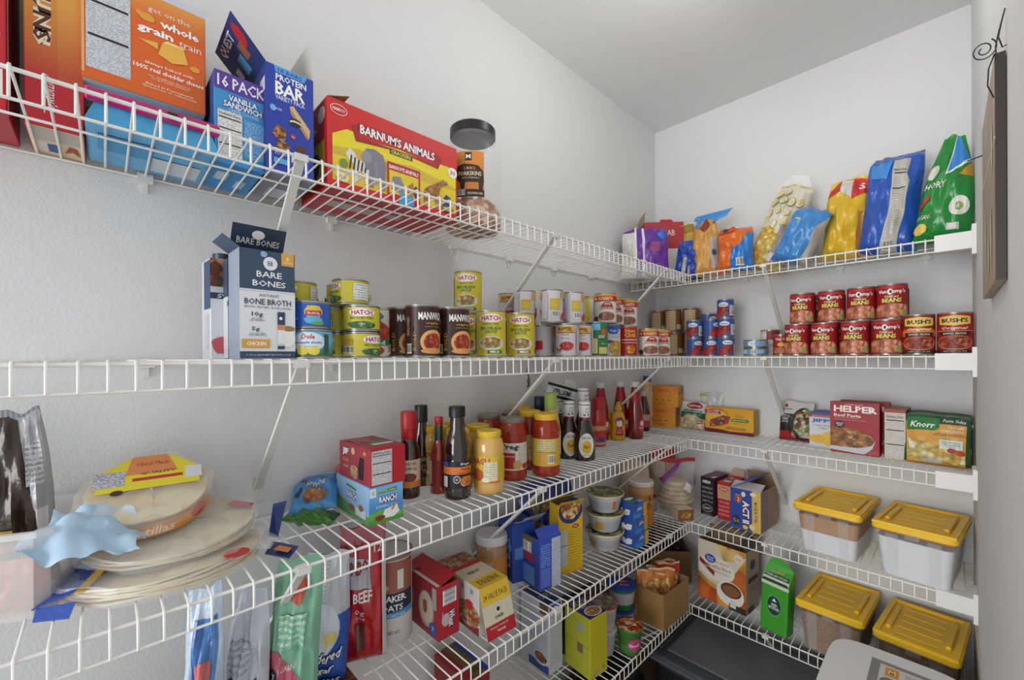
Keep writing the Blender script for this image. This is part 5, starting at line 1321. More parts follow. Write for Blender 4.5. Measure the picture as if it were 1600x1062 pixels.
t = Carton('muffin_mix_box', 'small white and blue JIFFY corn muffin mix box', 'box', .094, .055, .135, (.765, 2.055, Z3), -4, 'DCDCE0', '3E5A9A', '3A5CA0', group='muffin mix boxes')
f = t.f(); f.rect(0, .87, 1, .95, 'B83038').rect(0, .95, 1, 1, '3A5CA0').text("America's favorite", .45, .91, .7, .04, 'F2DCDC', .0).outlined('JIFFY', .52, .76, .86, .12, '2F5FB0', 'A9C4E4', .06, .13).text('CORN MUFFIN', .5, .63, .8, .05, '5A5A62', .0).text('MIX', .5, .55, .3, .045, '5A5A62', .0).ell(.35, .24, .38, .13, 'E0B83A', 'picture').ell(.8, .36, .32, .12, 'E8C44A', 'picture').ell(.8, .14, .3, .12, 'E4BE42', 'picture').rect(0, 0, 1, .05, 'D2D4DA')
t.done()
t.copy((.775, 2.118, Z3), -4, 'second muffin mix box hidden behind the first')
def helper(label, loc, rz):
    t = Carton('pasta_meal_box', label, 'box', .142, .042, .188, loc, rz, 'A51C2C', '8E1624', '9A2A2E', group='red pasta meal boxes')
    f = t.f(); f.rect(0, .58, 1, 1, 'A02430').text('HAMBURGER', .5, .955, .36, .025, 'E8B0A0', .02).text('HELPER', .52, .87, .88, .125, 'F6EFE8', .075).text('Beef Pasta', .36, .745, .56, .06, 'F2E4DC', .05).text('PASTA & SAUCE MIX, NATURALLY FLAVORED', .4, .655, .66, .025, 'D8A0A0', .0).text('made with real cheese', .35, .70, .5, .02, 'E8C4A0', .0)
    f.poly([(.0, .05), (.0, .12), (.85, .30), (.92, .30), (.86, .14), (.70, .02), (.0, .05)], 'C9CAD2', 'picture').poly([(0, .12), (0, .50), (.25, .50), (.5, .49), (.75, .44), (.92, .30), (.85, .20), (.6, .13), (.3, .12)], FOOD(['B87A3A', '9A5E28', 'D09A58', 'A86A30', '7A4A22'], 62, stretch=(1, 1, 1.6)), 'picture')
    f.ell(.20, .56, .11, .07, '241A18').text('SERVES\nFIVE', .20, .56, .16, .07, 'E8DCD0', .03).text('1 pouch', .85, .08, .2, .02, 'E0B8B0', 0).text('NET WT 5.9 OZ', .84, .04, .26, .02, 'E0B8B0', 0)
    return t.done()
hm = helper('front red HELPER beef pasta box', (.866, 1.985, Z3), -4)
hm.copy((.885, 2.065, Z3), -3, 'red pasta meal box hidden behind the front HELPER box')
t = Carton('side_dish_box', 'box turned to its cream nutrition panel beside the HELPER box', 'box', .055, .15, .172, (.978, 2.035, Z3), -2, 'D6CCBE', '8A3A2E', 'A85A42')
f = t.f(); f.nutrition(.04, .02, .96, .92, 'D8D0C4').rect(0, .94, 1, 1, 'A83A34'); t.done()
def side_pouch(label, loc, rz, tilt, front=True):
    t = Thing('rice_side_pouch', label, 'pouch', loc, rz, 'side dish pouches', tilt)
    f = pillow(t, .155, .165, .035, FILM('24562E'), seed=91, narrow=.02, top_t=.5, wr=.0015, seal='3A5A34', flat_top=.025)
    if front:
        f.poly([(.05, .03), (.02, .87), (.95, .85), (.93, .02)], RAMP('D8A84A', 'E0A24A', .03, .12)).rect(.0, .82, 1, .96, '24462A').poly([(.04, .66), (.04, .92), (.55, .92), (.55, .74), (.48, .68), (.25, .67)], '1F7A34').text('Knorr', .29, .78, .40, .12, 'F4F4EC', .04, .25).text('Pasta Sides', .77, .89, .34, .06, 'E8E8E0', .02, .25).text('CREAMY', .80, .76, .24, .05, 'F6E8CC', .03).text('CHICKEN', .73, .69, .34, .05, 'F6E8CC', .03).text('FLAVOR PASTA AND SAUCE\nIN A CREAMY CHICKEN SAUCE', .70, .615, .48, .05, '6A4A1A', .0)
        f.poly([(.05, .06), (.06, .40), (.2, .46), (.4, .44), (.6, .36), (.92, .30), (.93, .06)], FOOD(['E8D07A', 'DDBB52', 'F2E4A8', 'D8AE4A'], 70), 'picture').poly([(.05, .52), (.15, .42), (.18, .30), (.10, .30)], 'E4E2E0', 'picture').rect(.56, .34, .90, .52, 'DCE4DC').text('Our Promise\n+ No artificial\n+ 100%', .72, .43, .28, .13, '4A5A4A', .0).blob(.74, .32, .08, .05, 'A8322A', seed=3).blob(.86, .28, .08, .06, 'C2502E', seed=5).rect(.32, .05, .6, .12, 'AEB8A8').rect(0, 0, 1, .035, 'C08A5A')
    return t.done()
side_pouch('front green and yellow Knorr pasta side pouch', (1.075, 1.948, Z3), -4, (-8, 0))
t2 = side_pouch('dark green pouch directly behind the Knorr pouch', (1.083, 2.000, Z3), -3, (-5, 0), False)
t2.copy((1.080, 2.045, Z3), -3, 'rearmost dark green pouch, slightly taller', tilt=(-4, 0))
t = Thing('purple_pouch', 'narrow purple and red pouch by the right wall', 'pouch', (1.128, 1.985, Z3), -6, tilt=(-3, 0))
f = pillow(t, .062, .145, .02, FILM('2A4A2A'), seed=95, narrow=.02, wr=.001); f.rect(.1, .42, .95, .85, '6A3A96').rect(.1, .05, .95, .28, 'A82A2A').rect(.1, .28, .95, .42, '8AA84A').text('ON', .5, .7, .3, .3, 'E0D4EA', rot=-90); t.done()

# ================================================================ FOURTH SHELF, LEFT WALL (and the wooden stand beside it)
t = Thing('wooden_stand', 'brown wooden stand under the upright snack bags', 'stand', (.155, .15, 0), 0)
wd = WOOD('4A2A16', '7A4A28', 16, (1, 9, 1))
for i in range(4): t.add('plank', bevel_box('plank', -.148 + .074 * i, -.26, .752, -.148 + .074 * i + .073, .26, .772, [wd], None, .0015))
for sx in (-1, 1):
    for sy in (-1, 1): t.add('leg', bevel_box('leg', sx * .13 - .015, sy * .24 - .015, 0, sx * .13 + .015, sy * .24 + .015, .752, [wd], None, .002))
for sy in (-1, 1): t.add('stretcher', bevel_box('stretcher', -.115, sy * .24 - .008, .30, .115, sy * .24 + .008, .34, [wd], None, .001))
SZ = .7725
GB = 'tall bags standing below the third shelf'
t = Thing('chip_bag', 'pale blue and white tall bag at the near end of the low row', 'bag', (.215, .118, SZ), 56, GB, tilt=(-2, 0))
f = pillow(t, .065, .335, .05, FILM('B9CADC'), seed=101, top_t=.5, wr=.004); f.rect(.3, .45, .9, .85, FILM('4A78B4')).poly([(.0, .0), (.0, .3), (.9, .2), (.9, .0)], FILM('2A56A8')).rect(.1, .3, .8, .42, FINE('C9CCD0', '7A7A80', .008), 'nutrition_panel').ell(.6, .6, .2, .06, 'C86A6A', 'picture'); t.done()
t = Thing('flour_bag', 'grey-white printed bag with a creased gusset', 'bag', (.190, .184, SZ), 56, GB, tilt=(-2, 2))
f = pillow(t, .080, .30, .055, FILM('BFC4CE', .4), seed=103, top_t=.55, wr=.006, waist=lambda z: 1 - .35 * max(0, z - .55)); f.rect(.08, .08, .72, .42, FINE('C2C7D2', '5A5E6A', .01), 'nutrition_panel').rect(.08, .46, .8, .475, '4A4E5A').rect(.1, .5, .6, .7, FINE('BFC4CE', '6A6E7A', .012), 'nutrition_panel'); t.done()
t = Thing('granola_bag', 'sage green bag with a pink label and dark ovals', 'bag', (.208, .256, SZ), 58, GB, tilt=(-3, 3))
f = pillow(t, .098, .335, .065, M('7FB294', .55, bump=(22, .4, .004)), seed=107, top_t=.55, wr=.005)
f.poly([(.0, .42), (.0, .50), (.30, .50), (.72, .36), (.74, .28)], 'B85A6E').poly([(.02, .28), (.0, .42), (.74, .28), (.7, .18)], 'B0566A').text('NO GRAINS', .42, .43, .4, .025, 'F2DCE0', .0)
for i, (cx, cy) in enumerate(((.14, .345), (.34, .285), (.54, .235))): f.ell(cx, cy, .095, .06, '1F2C26').text(('7', '8', '5')[i], cx, cy, .08, .06, 'E8F0EA', .02)
f.rect(.2, .52, .75, .70, FINE('7FB294', 'D8E8DC', .012), 'nutrition_panel').poly([(.3, .80), (.5, .95), (.75, .86), (.6, .74)], 'B8503A', 'picture').rect(.1, .14, .7, .165, '2E4A3C').text('Net Wt', .4, .07, .3, .05, '5E8A72'); t.done()
t = Thing('donut_bag', 'blue and white bag lettered Powdered Sugar Donettes', 'bag', (.112, .345, SZ), 58, GB, tilt=(-3, 4))
f = pillow(t, .115, .285, .085, FILM('2A57B0'), seed=109, top_t=.5, wr=.003, narrow=.02, waist=lambda z: 1 - .45 * max(0, z - .5))
f.poly([(0, .50), (.25, .56), (.28, .98), (0, .98)], FILM('C9C6C8')).rect(0, .56, 1, 1, FILM('C6C8CE')).rect(.02, .60, .55, .95, FINE('C6C6C8', '5A5A62', .008), 'nutrition_panel').ell(.56, .46, .30, .18, 'D4D8E2', 'picture').ell(.40, .36, .12, .045, 'E4D27A', 'picture').ell(.70, .40, .12, .045, 'E4D27A', 'picture')
f.outlined('Powdered', .55, .27, .74, .07, 'F4F4F0', '16244E', .04, .12, .3).outlined('Sugar', .58, .18, .46, .065, 'F4F4F0', '16244E', .04, .12, .3).outlined('Donettes', .52, .09, .8, .07, 'F4F4F0', '16244E', .04, .12, .3); t.done()
t = Thing('beef_stick_bag', 'tall red JUMBO beef stick bag', 'bag', (.118, .448, Z4), 66, GB, tilt=(-1, 0))
f = pillow(t, .105, .325, .05, FILM('B81A24'), seed=113, narrow=.02, top_t=.45, wr=.003, seal='A85058')
f.poly([(.0, .58), (.0, .82), (.62, .74), (.66, .54)], 'B9B6BC').text('JUMBO', .32, .69, .58, .13, '9A1420', .08).text("'S BEEF", .38, .50, .6, .08, 'F2E6E0', .06).text('0g', .40, .38, .2, .05, 'F2E0DC', .02).text('SUGAR', .42, .34, .2, .02, 'F2E0DC', .0).text('12', .82, .82, .18, .06, 'F2E0DC', .03).rect(.30, .12, .52, .30, '5A2A22', 'window').rect(.34, .13, .40, .29, '7A4030', 'window').rect(.0, .87, 1, 1, FILM('A8585E')).rect(.9, .02, 1, .84, 'D0CCCC'); t.done()
t = Round('oats_canister', 'round QUAKER oats canister beside the red bag', 'canister', (.083, .540, Z4), 52)
t.turned('canister', [(.050, 0), (.052, .003), (.052, .222), (.050, .225)], M('D6D2CE', .5), 40); t.turned('rim', [(.0525, .216), (.054, .218), (.054, .226), (.050, .228), (.048, .222)], M('8A6A5A', .4), 40)
t.turned('lid', [(.048, .222), (.02, .2225)], M('6A3A2A', .4), 30)
w = t.wrap(.052, .003, .052, .222); w.rect(.3, .36, .72, .60, '22293E').text('QUAKER.', .52, .53, .26, .09, 'F4F2EE', .05).text('OATS', .53, .43, .17, .07, 'F4F2EE', .04).poly([(.3, .30), (.3, .36), (.72, .40), (.72, .33)], '4E90C8').text('100% NATURAL', .55, .345, .18, .03, 'E8F0F6', .0).rect(.3, .60, .72, .96, '9A5A4A').blob(.44, .66, .08, .06, FOOD(['D8B888', 'B88E5A', '2A2A44', 'E4D0AC'], 80), seed=3).ell(.46, .78, .035, .04, '23243A', 'picture').rect(.57, .64, .62, .86, 'D8D4C4').ell(.40, .18, .06, .07, 'B83A3E').text('NET WT', .54, .15, .09, .04, '3A5A7A', .0); t.done()
t = Carton('cream_of_wheat_box', 'red and cream hot cereal box with a torn open top', 'box', .066, .165, .138, (.113, .642, Z4), 90, 'B0202C', '9E2A34', 'A8222C', open_top=True)
f = t.f(); f.barcode(.22, .62, .86, .90, True).ell(.35, .35, .2, .12, 'C8B0B4').outlined('Wheat', .62, .34, .28, .3, 'EDE6E2', '24407E', .06, .2, 0, -90).text('instant', .2, .45, .07, .12, 'E8C8C8', rot=-90)
f = t.f('l'); f.ell(.66, .46, .22, .34, 'B8AA92', 'picture').ell(.66, .48, .19, .29, 'CFC4AE', 'picture').blob(.63, .5, .07, .15, 'B04A3A', seed=4).outlined('WHEAT', .10, .56, .11, .5, '22407E', 'E4DEE2', .05, .14, 0, 90).text('Instant', .26, .52, .06, .3, 'E4B8BC', .0, .2, 90).ell(.85, .16, .10, .12, '2A5AA0').text('7', .85, .16, .06, .09, 'E4EAF2').rect(.84, .55, .96, .95, 'A8A49A', 'picture')
t.wall_flap('torn_flap', 'l', .06, -72, 'B0202C', KRAFT); t.wall_flap('back_flap', 'b', .05, -80, 'A8202A', KRAFT)
v, f_ = box_data(-.034, -.08, .1395, -.022, .07, .1405); t.add('torn_strip', mk('torn_strip', v, f_, [M('CFC4B4', .7)])); t.done()
t = Carton('oatmeal_box', 'QUAKER instant oatmeal value pack with its lid hanging open', 'box', .098, .205, .123, (.152, .748, Z4), 88, 'D6CFC2', 'C9C2BC', 'C8B89C', flap=False)
f = t.f('l'); f.rect(.45, 0, 1, .18, '7A2430').ell(.76, .34, .26, .26, FOOD(['B8905A', 'CDB07E', '9A6A3A', 'A8343A'], 120), 'picture').blob(.80, .55, .09, .12, 'B02A34', seed=4).rect(.62, .82, .68, .92, '8A8A9A').rect(.82, .80, .88, .9, '8A8A9A')
f = t.f('t'); f.rect(0, 0, 1, .22, 'DDB52E').rect(0, .22, 1, .56, 'D2C4A6').rect(0, .56, 1, .66, 'B01E28').rect(.0, .66, 1, 1, FOOD(['B8905A', 'CDB07E', '9A6A3A', 'A84A4A'], 110), 'picture').text('24 VALUE PACK', .5, .11, .72, .12, '4A3A10', .03, 0, 180).text('QUAKER', .45, .40, .42, .08, '2A2624', .04, 0, 180)
ff = t.wall_flap('front_flap', 'f', .125, 163, 'D2C6AE', M('D2C6AE'), side=-1)
ff.rect(0, .0, 1, .36, 'E0B830').text('24 VALUE PACK', .5, .21, .84, -.12, '4A3A10', .02).rect(0, .74, 1, 1, 'B01A26').text('QUAKER', .5, .64, .30, -.07, '2E2A26', .04).text('Instant Oatmeal', .45, .80, .6, -.04, 'F0D8D8', .0).text('Variety', .5, .89, .3, -.06, 'F0D8D8', .03).ell(.5, .5, .09, .07, 'E4DCCC').ell(.5, .5, .06, .045, '2E2A26')
t.done()
t = Round('spread_jar', 'large jar of peanut butter with a white lid, behind the oatmeal', 'jar', (.066, .905, Z4), 45)
t.turned('jar_body', [(.045, 0), (.050, .006), (.050, .115), (.046, .125), (.044, .13)], M('B08A62', .25, coat=.6), 36); t.turned('lid', [(.0505, .128), (.052, .13), (.052, .152), (.049, .156), (.02, .1565)], M('DAD9DA', .4), 36)
w = t.wrap(.050, .012, .050, .098); w.rect(.3, 0, .75, .92, 'D28A3A').rect(.36, .45, .52, .8, FINE('C9C0B4', '7A6A5A', .006), 'nutrition_panel'); t.done()
t = Carton('snack_bar_box', 'tall dark blue box behind the milk-carton-shaped one', 'box', .085, .10, .185, (.095, .990, Z4), 74, '2747A0', '24408E', '2A4EA8')
f = t.f(); f.rect(.1, .4, .9, .6, '4E8AD0'); f = t.f('l'); f.rect(.0, .1, .45, .6, FINE('8A8E98', '5A5E68', .008), 'nutrition_panel').text('LESS', .7, .5, .3, .5, '9CC0EC', rot=90).rect(.6, .55, .95, .66, '5A92D6'); t.f('t').rect(.2, .1, .6, .2, 'BFD0E8').blob(.5, .6, .3, .2, '5A4A4A', seed=3); t.done()
t = Carton('cereal_bar_box', 'blue carton with its white gable flap standing open', 'box', .090, .125, .160, (.168, 1.015, Z4), 82, '3550B8', '2E4AA0', '3550B8', open_top=True, group=None)
f = t.f(); f.rect(.56, .0, .98, .96, 'BFC6D6').rect(.6, .04, .95, .9, FINE('C6CCDA', '6A6E80', .006), 'nutrition_panel').rect(.05, .45, .5, .9, FINE('3F5CC4', 'A8BCF0', .008), 'nutrition_panel').rect(.05, .05, .5, .42, '5A74CC')
f = t.f('l'); f.rect(.15, .05, .8, .40, '5A90D8').blob(.55, .58, .3, .1, 'A03040', seed=4).rect(.1, .66, .7, .95, 'B8B4A4').barcode(.15, .68, .6, .86, True).rect(.1, .88, .75, .98, '6A5A2A')
t.wall_flap('gable_flap', 'f', .035, -40, '3550B8', M('C9C6C0')); t.wall_flap('white_flap', 'b', .07, -48, '3550B8', M('CFCCC6')); t.done()
t = Carton('pasta_salad_box', 'yellow pasta box with a navy bowl picture', 'box', .098, .055, .232, (.190, 1.135, Z4), 74, 'D9B21E', 'D2A81E', '24387A', open_top=True)
f = t.f(); f.ell(.5, .90, .5, .19, '22336E', 'picture').poly([(.08, 1), (.10, .88), (.3, .78), (.6, .77), (.9, .87), (.94, 1)], FOOD(['E0C070', 'C84A34', '8AA04A', 'E8D8A0', 'B8522E'], 80), 'picture').ell(.70, .66, .14, .03, 'B02030').text('BOX', .70, .66, .14, .025).rect(.03, .12, .36, .62, FINE('C9CAC8', '5A6070', .007), 'nutrition_panel').rect(.03, .40, .36, .41, '33405A').rect(.44, .06, .96, .6, FINE('D9B21E', '6A5A12', .009), 'nutrition_panel').rect(0, 0, 1, .05, 'C69C1A')
t.wall_flap('front_flap', 'f', .02, 50, 'D9B21E', M('D9B21E')); t.wall_flap('lid_flap', 'b', .055, -60, 'D9B21E', M('D2A81E')); t.done()
t = Thing('snack_bag', 'dark blue foil bag at the back behind the yellow pasta box', 'bag', (.060, 1.135, Z4), 68, tilt=(-3, 0))
f = pillow(t, .16, .27, .07, FILM('223C86'), seed=121, top_t=.45); f.ell(.5, .7, .3, .12, FOOD(['8A7A5A', '5A6A4A', 'B8A070'], 70), 'picture'); t.done()
t = Thing('snack_bag', 'second dark blue foil bag near the noodle bowls', 'bag', (.058, 1.275, Z4), 70, tilt=(-3, 0))
f = pillow(t, .12, .25, .06, FILM('1F3270'), seed=123, top_t=.45); f.blob(.5, .6, .3, .12, '5A6A4A', seed=3); t.done()
def noodle_bowl(label, loc, rz):
    t = Round('noodle_bowl', label, 'bowl', loc, rz, 'stacked noodle bowls')
    t.turned('bowl', [(.046, 0), (.049, .002), (.052, .006), (.064, .052), (.068, .060), (.0725, .061), (.073, .064), (.071, .067)], M('C9C8C8', .4), 40, ct=False)
    t.turned('lid', [(.071, .0665), (.069, .068), (.01, .0685)], FOOD(['3A3A2E', '6A6A3A', 'B8B07A', '8A7A4A', '2A2A28', '9AA06A'], 55, .3), 36)
    t.turned('rim', [(.0715, .0640), (.0742, .0655), (.0735, .0690), (.0705, .0688)], M('D8C98A', .35), 40, cb=False, ct=False)
    w = t.wrap(.0528, .009, .0635, .050); w.rect(.28, .15, .72, .9, FINE('B4B8C0', '7A7E8C', .006), 'nutrition_panel').rect(.62, .2, .66, .95, 'D07A3A').rect(.28, .1, .36, .8, 'C2963A')
    return t.done()
nb = noodle_bowl('noodle bowl at the bottom of the stack of three', (.187, 1.372, Z4), 50)
nb.copy((.186, 1.374, Z4 + .070), 80, 'noodle bowl in the middle of the stack of three')
nb.copy((.183, 1.380, Z4 + .140), 20, 'noodle bowl on top of the stack of three')
def dish_box(label, loc, rz):
    t = Carton('rice_pudding_box', label, 'box', .085, .075, .054, loc, rz, '2F6AC0', '2A4E9A', '2C52A4', group='small blue dessert boxes')
    f = t.f(); f.rect(.0, .0, .55, .3, '3E8AD8').rect(.0, .55, .3, 1, '35569E').rect(.72, .0, 1, 1, 'D9A02E').text('Jello', .45, .62, .4, .3, 'E8EEF8', .04, .2)
    f = t.f('l'); f.poly([(.15, .25), (.2, .6), (.8, .6), (.75, .25), (.5, .15)], 'DCE0E8', 'picture').rect(.35, .5, .5, .62, '2A2A3A')
    f = t.f('t'); f.ell(.3, .4, .22, .2, '4E9A4A').ell(.55, .75, .3, .14, 'E0E6EE').rect(.6, .1, .95, .4, '9AA4B4')
    return t.done()
d1 = dish_box('small blue dessert box at the bottom of its stack', (.250, 1.478, Z4), 86)
d1.copy((.248, 1.476, Z4 + .0555), 89, 'small blue dessert box in the middle of its stack')
d1.copy((.246, 1.474, Z4 + .111), 84, 'small blue dessert box on top of its stack')
t = Carton('paper_sleeve', 'open beige card box behind the noodle bowls', 'box', .07, .11, .115, (.120, 1.575, Z4), 70, 'C2AE94', 'B8A48A', open_top=True); t.f('l').rect(.2, .3, .8, .7, 'D2C4AE'); t.done()
t = Round('crumb_canister', 'orange breadcrumb canister with a white plastic lid', 'canister', (.165, 1.690, Z4), 40)
t.turned('canister', [(.050, 0), (.0515, .003), (.0515, .17)], M('D2883A', .45), 40); t.turned('lid', [(.0525, .166), (.054, .168), (.054, .182), (.051, .186), (.03, .1865)], M('DAD2CA', .4), 40)
w = t.wrap(.0515, .004, .0515, .165); w.blob(.56, .62, .08, .22, FOOD(['C9803A', 'E0A85A', 'A8582A'], 70), seed=4).rect(.3, .8, .7, 1, 'C8A070'); t.done()
# bread in a zip bag
t = Thing('bread_bag', 'zip bag of pale round bread with a red and purple seal', 'bag', (.200, 1.945, Z4), 40)
for i in range(7):
    t.add('bread_round', lathe('bread_round', [(.02, .002 + i*.020), (.076 - .005*abs(i-2), .004 + i*.020), (.080 - .006*abs(i-2), .013 + i*.020), (.068 - .005*abs(i-2), .021 + i*.020), (.01, .022 + i*.020)], FOOD(['D2BC9A', 'CDB48E', 'DAC8AA'], 50, .7, .9), 28))
f = pillow(t, .185, .245, .170, CLEAR('F4F0EC', .16), seed=131, top_t=.6, narrow=.02, wr=.004, part='clear_bag')
f.poly([(.05, .62), (.60, .98), (.66, .98), (.12, .58)], '7A3A6A').poly([(.12, .58), (.66, .98), (.69, .96), (.16, .56)], '8A4A9A').rect(.0, .93, 1, 1, 'A82A34').poly([(.6, .48), (.7, .60), (.86, .52), (.78, .40)], 'DAD8D6').poly([(.93, .55), (.98, .72), (1, .7), (.97, .5)], '4A3AB0')
t.done()
t = Thing('bread_bag', 'red printed bread bag behind the zip bag in the corner', 'bag', (.085, 2.055, Z4), 40)
f = pillow(t, .14, .26, .09, FILM('B02A30'), seed=133, top_t=.5); f.rect(0, .1, .5, .8, FILM('C8B49C')); t.done()
t = Thing('bread_bag', 'clear bag of pale bread behind the orange canister', 'bag', (.075, 1.80, Z4), 50)
pillow(t, .15, .23, .10, M('C9B49A', .4, coat=.5, bump=(25, .4, .004)), seed=135, top_t=.5); t.done()
t = Carton('pastry_tray_box', 'small brown pastry picture box at the shelf corner', 'box', .075, .06, .05, (.275, 1.855, Z4), 55, '8A5A2E', 'C9B49A', 'D2C8B8'); t.f().blob(.5, .5, .4, .3, FOOD(['B8843A', '8A5A24', 'D8B070'], 80), seed=4); t.done()

# ================================================================ FOURTH SHELF, BACK WALL
t = Carton('bar_box', 'slim black omo snack bar box', 'box', .062, .14, .172, (.345, 2.045, Z4), -6, '17161A', '5A1E3A', '6A3A5A')
f = t.f(); f.text('omo', .45, .88, .62, .09, 'E8E8E8', .06).rect(.1, .30, .9, .76, FINE('17161A', 'B4AEB4', .02, .45), 'nutrition_panel').ell(.5, .19, .38, .10, 'B0AEB2').ell(.5, .19, .34, .085, '17161A').text('BAKED', .5, .19, .5, .06, 'D8D6D8').text('A R I A A', .5, .04, .6, .03, 'A8A6AA'); t.f('t').rect(.4, 0, .6, 1, '8A4A6A').rect(.7, .05, .95, .3, 'D8D8D8'); t.done()
t = Carton('red_bar_box', 'slim red box with a tan panel between black and blue boxes', 'box', .056, .15, .165, (.417, 2.045, Z4), -4, 'B81A26', 'A01822', 'B81A26')
f = t.f(); f.rect(0, .55, 1, .92, 'C99A6E').ell(.5, .82, .35, .06, 'C05A4A').text('BAKE', .5, .82, .5, .05, 'F0D8C8').rect(.1, .06, .9, .5, FINE('B81A26', 'E4B0B0', .018), 'nutrition_panel'); t.f('t').rect(.3, .1, .8, .3, 'E4DCDC').text('R', .5, .6, .3, .2, 'F0D0D0')
t.wall_flap('card_tab', 'b', .03, 5, 'B83A40', M('C8A08A')); t.done()
t = Carton('popcorn_box', 'blue ACT II popcorn box with its lid torn open', 'box', .118, .19, .168, (.522, 2.008, Z4), -4, '23479E', 'A88A6A', '2A48A8', open_top=True)
f = t.f(); f.rect(.72, 0, 1, 1, 'D8B458').text('MOVIE BUTTER', .84, .5, .10, .5, '2A2A4A', .02, 0, -90).outlined('ACT II', .52, .45, .22, .55, 'F2F0F4', '6A1E3A', .08, .2, 0, -90).blob(.25, .75, .14, .12, 'C08A4A', seed=3).rect(.14, .66, .34, .82, 'A83A2E').text('2', .27, .74, .08, .1, 'F2E8E0', .04).ell(.2, .2, .14, .12, '1E2A4E').text('12 ct', .2, .2, .18, .1, 'D8B858', .03).blob(.5, .08, .1, .06, 'E0C060', seed=5).blob(.44, .88, .08, .07, 'E8DCC0', seed=6).blob(.76, .92, .12, .05, 'EDE2B8', seed=8).blob(.72, .12, .1, .08, 'E8D490', seed=9)
f = t.f('r'); f.rect(.05, .05, .4, .95, '8A7A8E').rect(.1, .1, .3, .9, FINE('A08A7E', '6A5A6A', .02), 'nutrition_panel')
t.wall_flap('lid', 'l', .10, -62, '2A4CB0', M('C9C2BC')); t.wall_flap('torn_flap', 'f', .055, -66, 'C4C0C4', M('B8B0A8')); t.wall_flap('back_flap', 'b', .05, -20, '2A48A8', CARDIN); t.done()

def storage_bin(label, loc, rz, contents, level, brown):
    t = Thing('storage_bin', label, 'bin', loc, rz, 'yellow lidded storage bins')
    w, d, h = .205, .30, .165
    YL = M('FACB30', .38)
    def frustum(w0, d0, w1, d1, z0, z1, name, mat, cap=True, ribs=0):
        V, F = [], []
        n = 0
        def outline(w_, d_, c=.02):
            P = []
            for (cx, cy, a0) in ((w_/2-c, d_/2-c, 0), (-w_/2+c, d_/2-c, 90), (-w_/2+c, -d_/2+c, 180), (w_/2-c, -d_/2+c, 270)):
                for k in range(5):
                    a = R(a0 + 22.5*k); P.append((cx + c*math.cos(a), cy + c*math.sin(a)))
            return P
        A, B = outline(w0, d0), outline(w1, d1)
        V = [(x, y, z0) for x, y in A] + [(x, y, z1) for x, y in B]
        n = len(A)
        F = [(i, (i+1) % n, n+(i+1) % n, n+i) for i in range(n)] + [tuple(range(n))[::-1]]
        if cap: F.append(tuple(range(n, 2*n)))
        return mk(name, V, F, [mat], smooth=40)
    t.add('tub', frustum(w*.80, d*.84, w*.95, d*.95, 0, h-.012, 'tub', CLEARPLASTIC(), False))
    t.add('contents', frustum(w*.77, d*.81, w*(.77+.13*level), d*(.81+.1*level), .003, .003 + (h-.02)*level, 'contents', contents))
    if brown: t.add('upper_contents', frustum(w*(.77+.12*level), d*(.81+.09*level), w*.88, d*.90, .0035 + (h-.02)*level, h-.03, 'upper_contents', brown))
    rim = t.add('rim', frustum(w*.965, d*.965, w*.975, d*.975, h-.016, h-.008, 'rim', M('C98A3A', .4)))
    lid = t.add('lid', frustum(w, d, w*1.0, d*1.0, h-.010, h+.006, 'lid', YL))
    t.add('lid_rim', frustum(w*.985, d*.985, w*.965, d*.965, h+.006, h+.012, 'lid_rim', YL), None) if False else None
    # raised border and ridges on the lid
    V, F = [], []
    b_ = .014
    parts = [box_data(-w/2+.004, -d/2+.004, h+.006, w/2-.004, -d/2+.004+b_, h+.013), box_data(-w/2+.004, d/2-.004-b_, h+.006, w/2-.004, d/2-.004, h+.013),
             box_data(-w/2+.004, -d/2+.004+b_, h+.006, -w/2+.004+b_, d/2-.004-b_, h+.013), box_data(w/2-.004-b_, -d/2+.004+b_, h+.006, w/2-.004, d/2-.004-b_, h+.013)]
    for k, p in enumerate(parts): link('lid_border', mk('lid_border', p[0], p[1], [YL]), lid)
    for sx in (-1, 1): link('lid_handle', bevel_box('lid_handle', sx*(w/2-.032)-.007, -d*.30, h+.006, sx*(w/2-.032)+.007, d*.30, h+.017, [YL], None, .003), lid)
    for k in range(5): link('lid_ridge', bevel_box('lid_ridge', -w/2+.05, -d*.33+k*d*.165-.002, h+.006, w/2-.05, -d*.33+k*d*.165+.002, h+.0085, [YL], None, .001), lid)
    t.add('latch', bevel_box('latch', -.018, -d/2-.004, h-.026, .018, -d/2+.008, h-.004, [CLEARPLASTIC()], None, .002))
    for sx in (-1, 1):
        V = [(sx*.05-.012, -d*.84/2-.001, .006), (sx*.05+.012, -d*.84/2-.001, .006), (sx*.05+.016, -d*.95/2-.001, h-.02), (sx*.05-.016, -d*.95/2-.001, h-.02)]
        V += [(a, b+.004, c) for a, b, c in V]
        t.add('rib', mk('rib', V, [(0, 1, 2, 3), (4, 7, 6, 5), (0, 4, 5, 1), (1, 5, 6, 2), (2, 6, 7, 3), (3, 7, 4, 0)], [CLEARPLASTIC()]))
    return t.done()
FLOUR = M('E4E6EA', .8); RICE = FOOD(['A8805A', '9A7450', 'B08A64'], 260, .7); BRN = M('B88A5A', .8, bump=(60, .4, .002))
storage_bin('yellow-lidded bin of white flour with tan top, left on the fourth shelf', (.808, 2.000, Z4), -5, FLOUR, .52, BRN)
storage_bin('yellow-lidded bin full of white flour by the right wall', (1.040, 1.975, Z4), -7, FLOUR, .86, None)
storage_bin('yellow-lidded bin of brown rice, left on the bottom shelf', (.812, 1.995, Z5), -4, RICE, .7, RICE)
storage_bin('yellow-lidded bin at the right end of the bottom shelf', (1.040, 1.965, Z5), -6, RICE, .8, RICE)

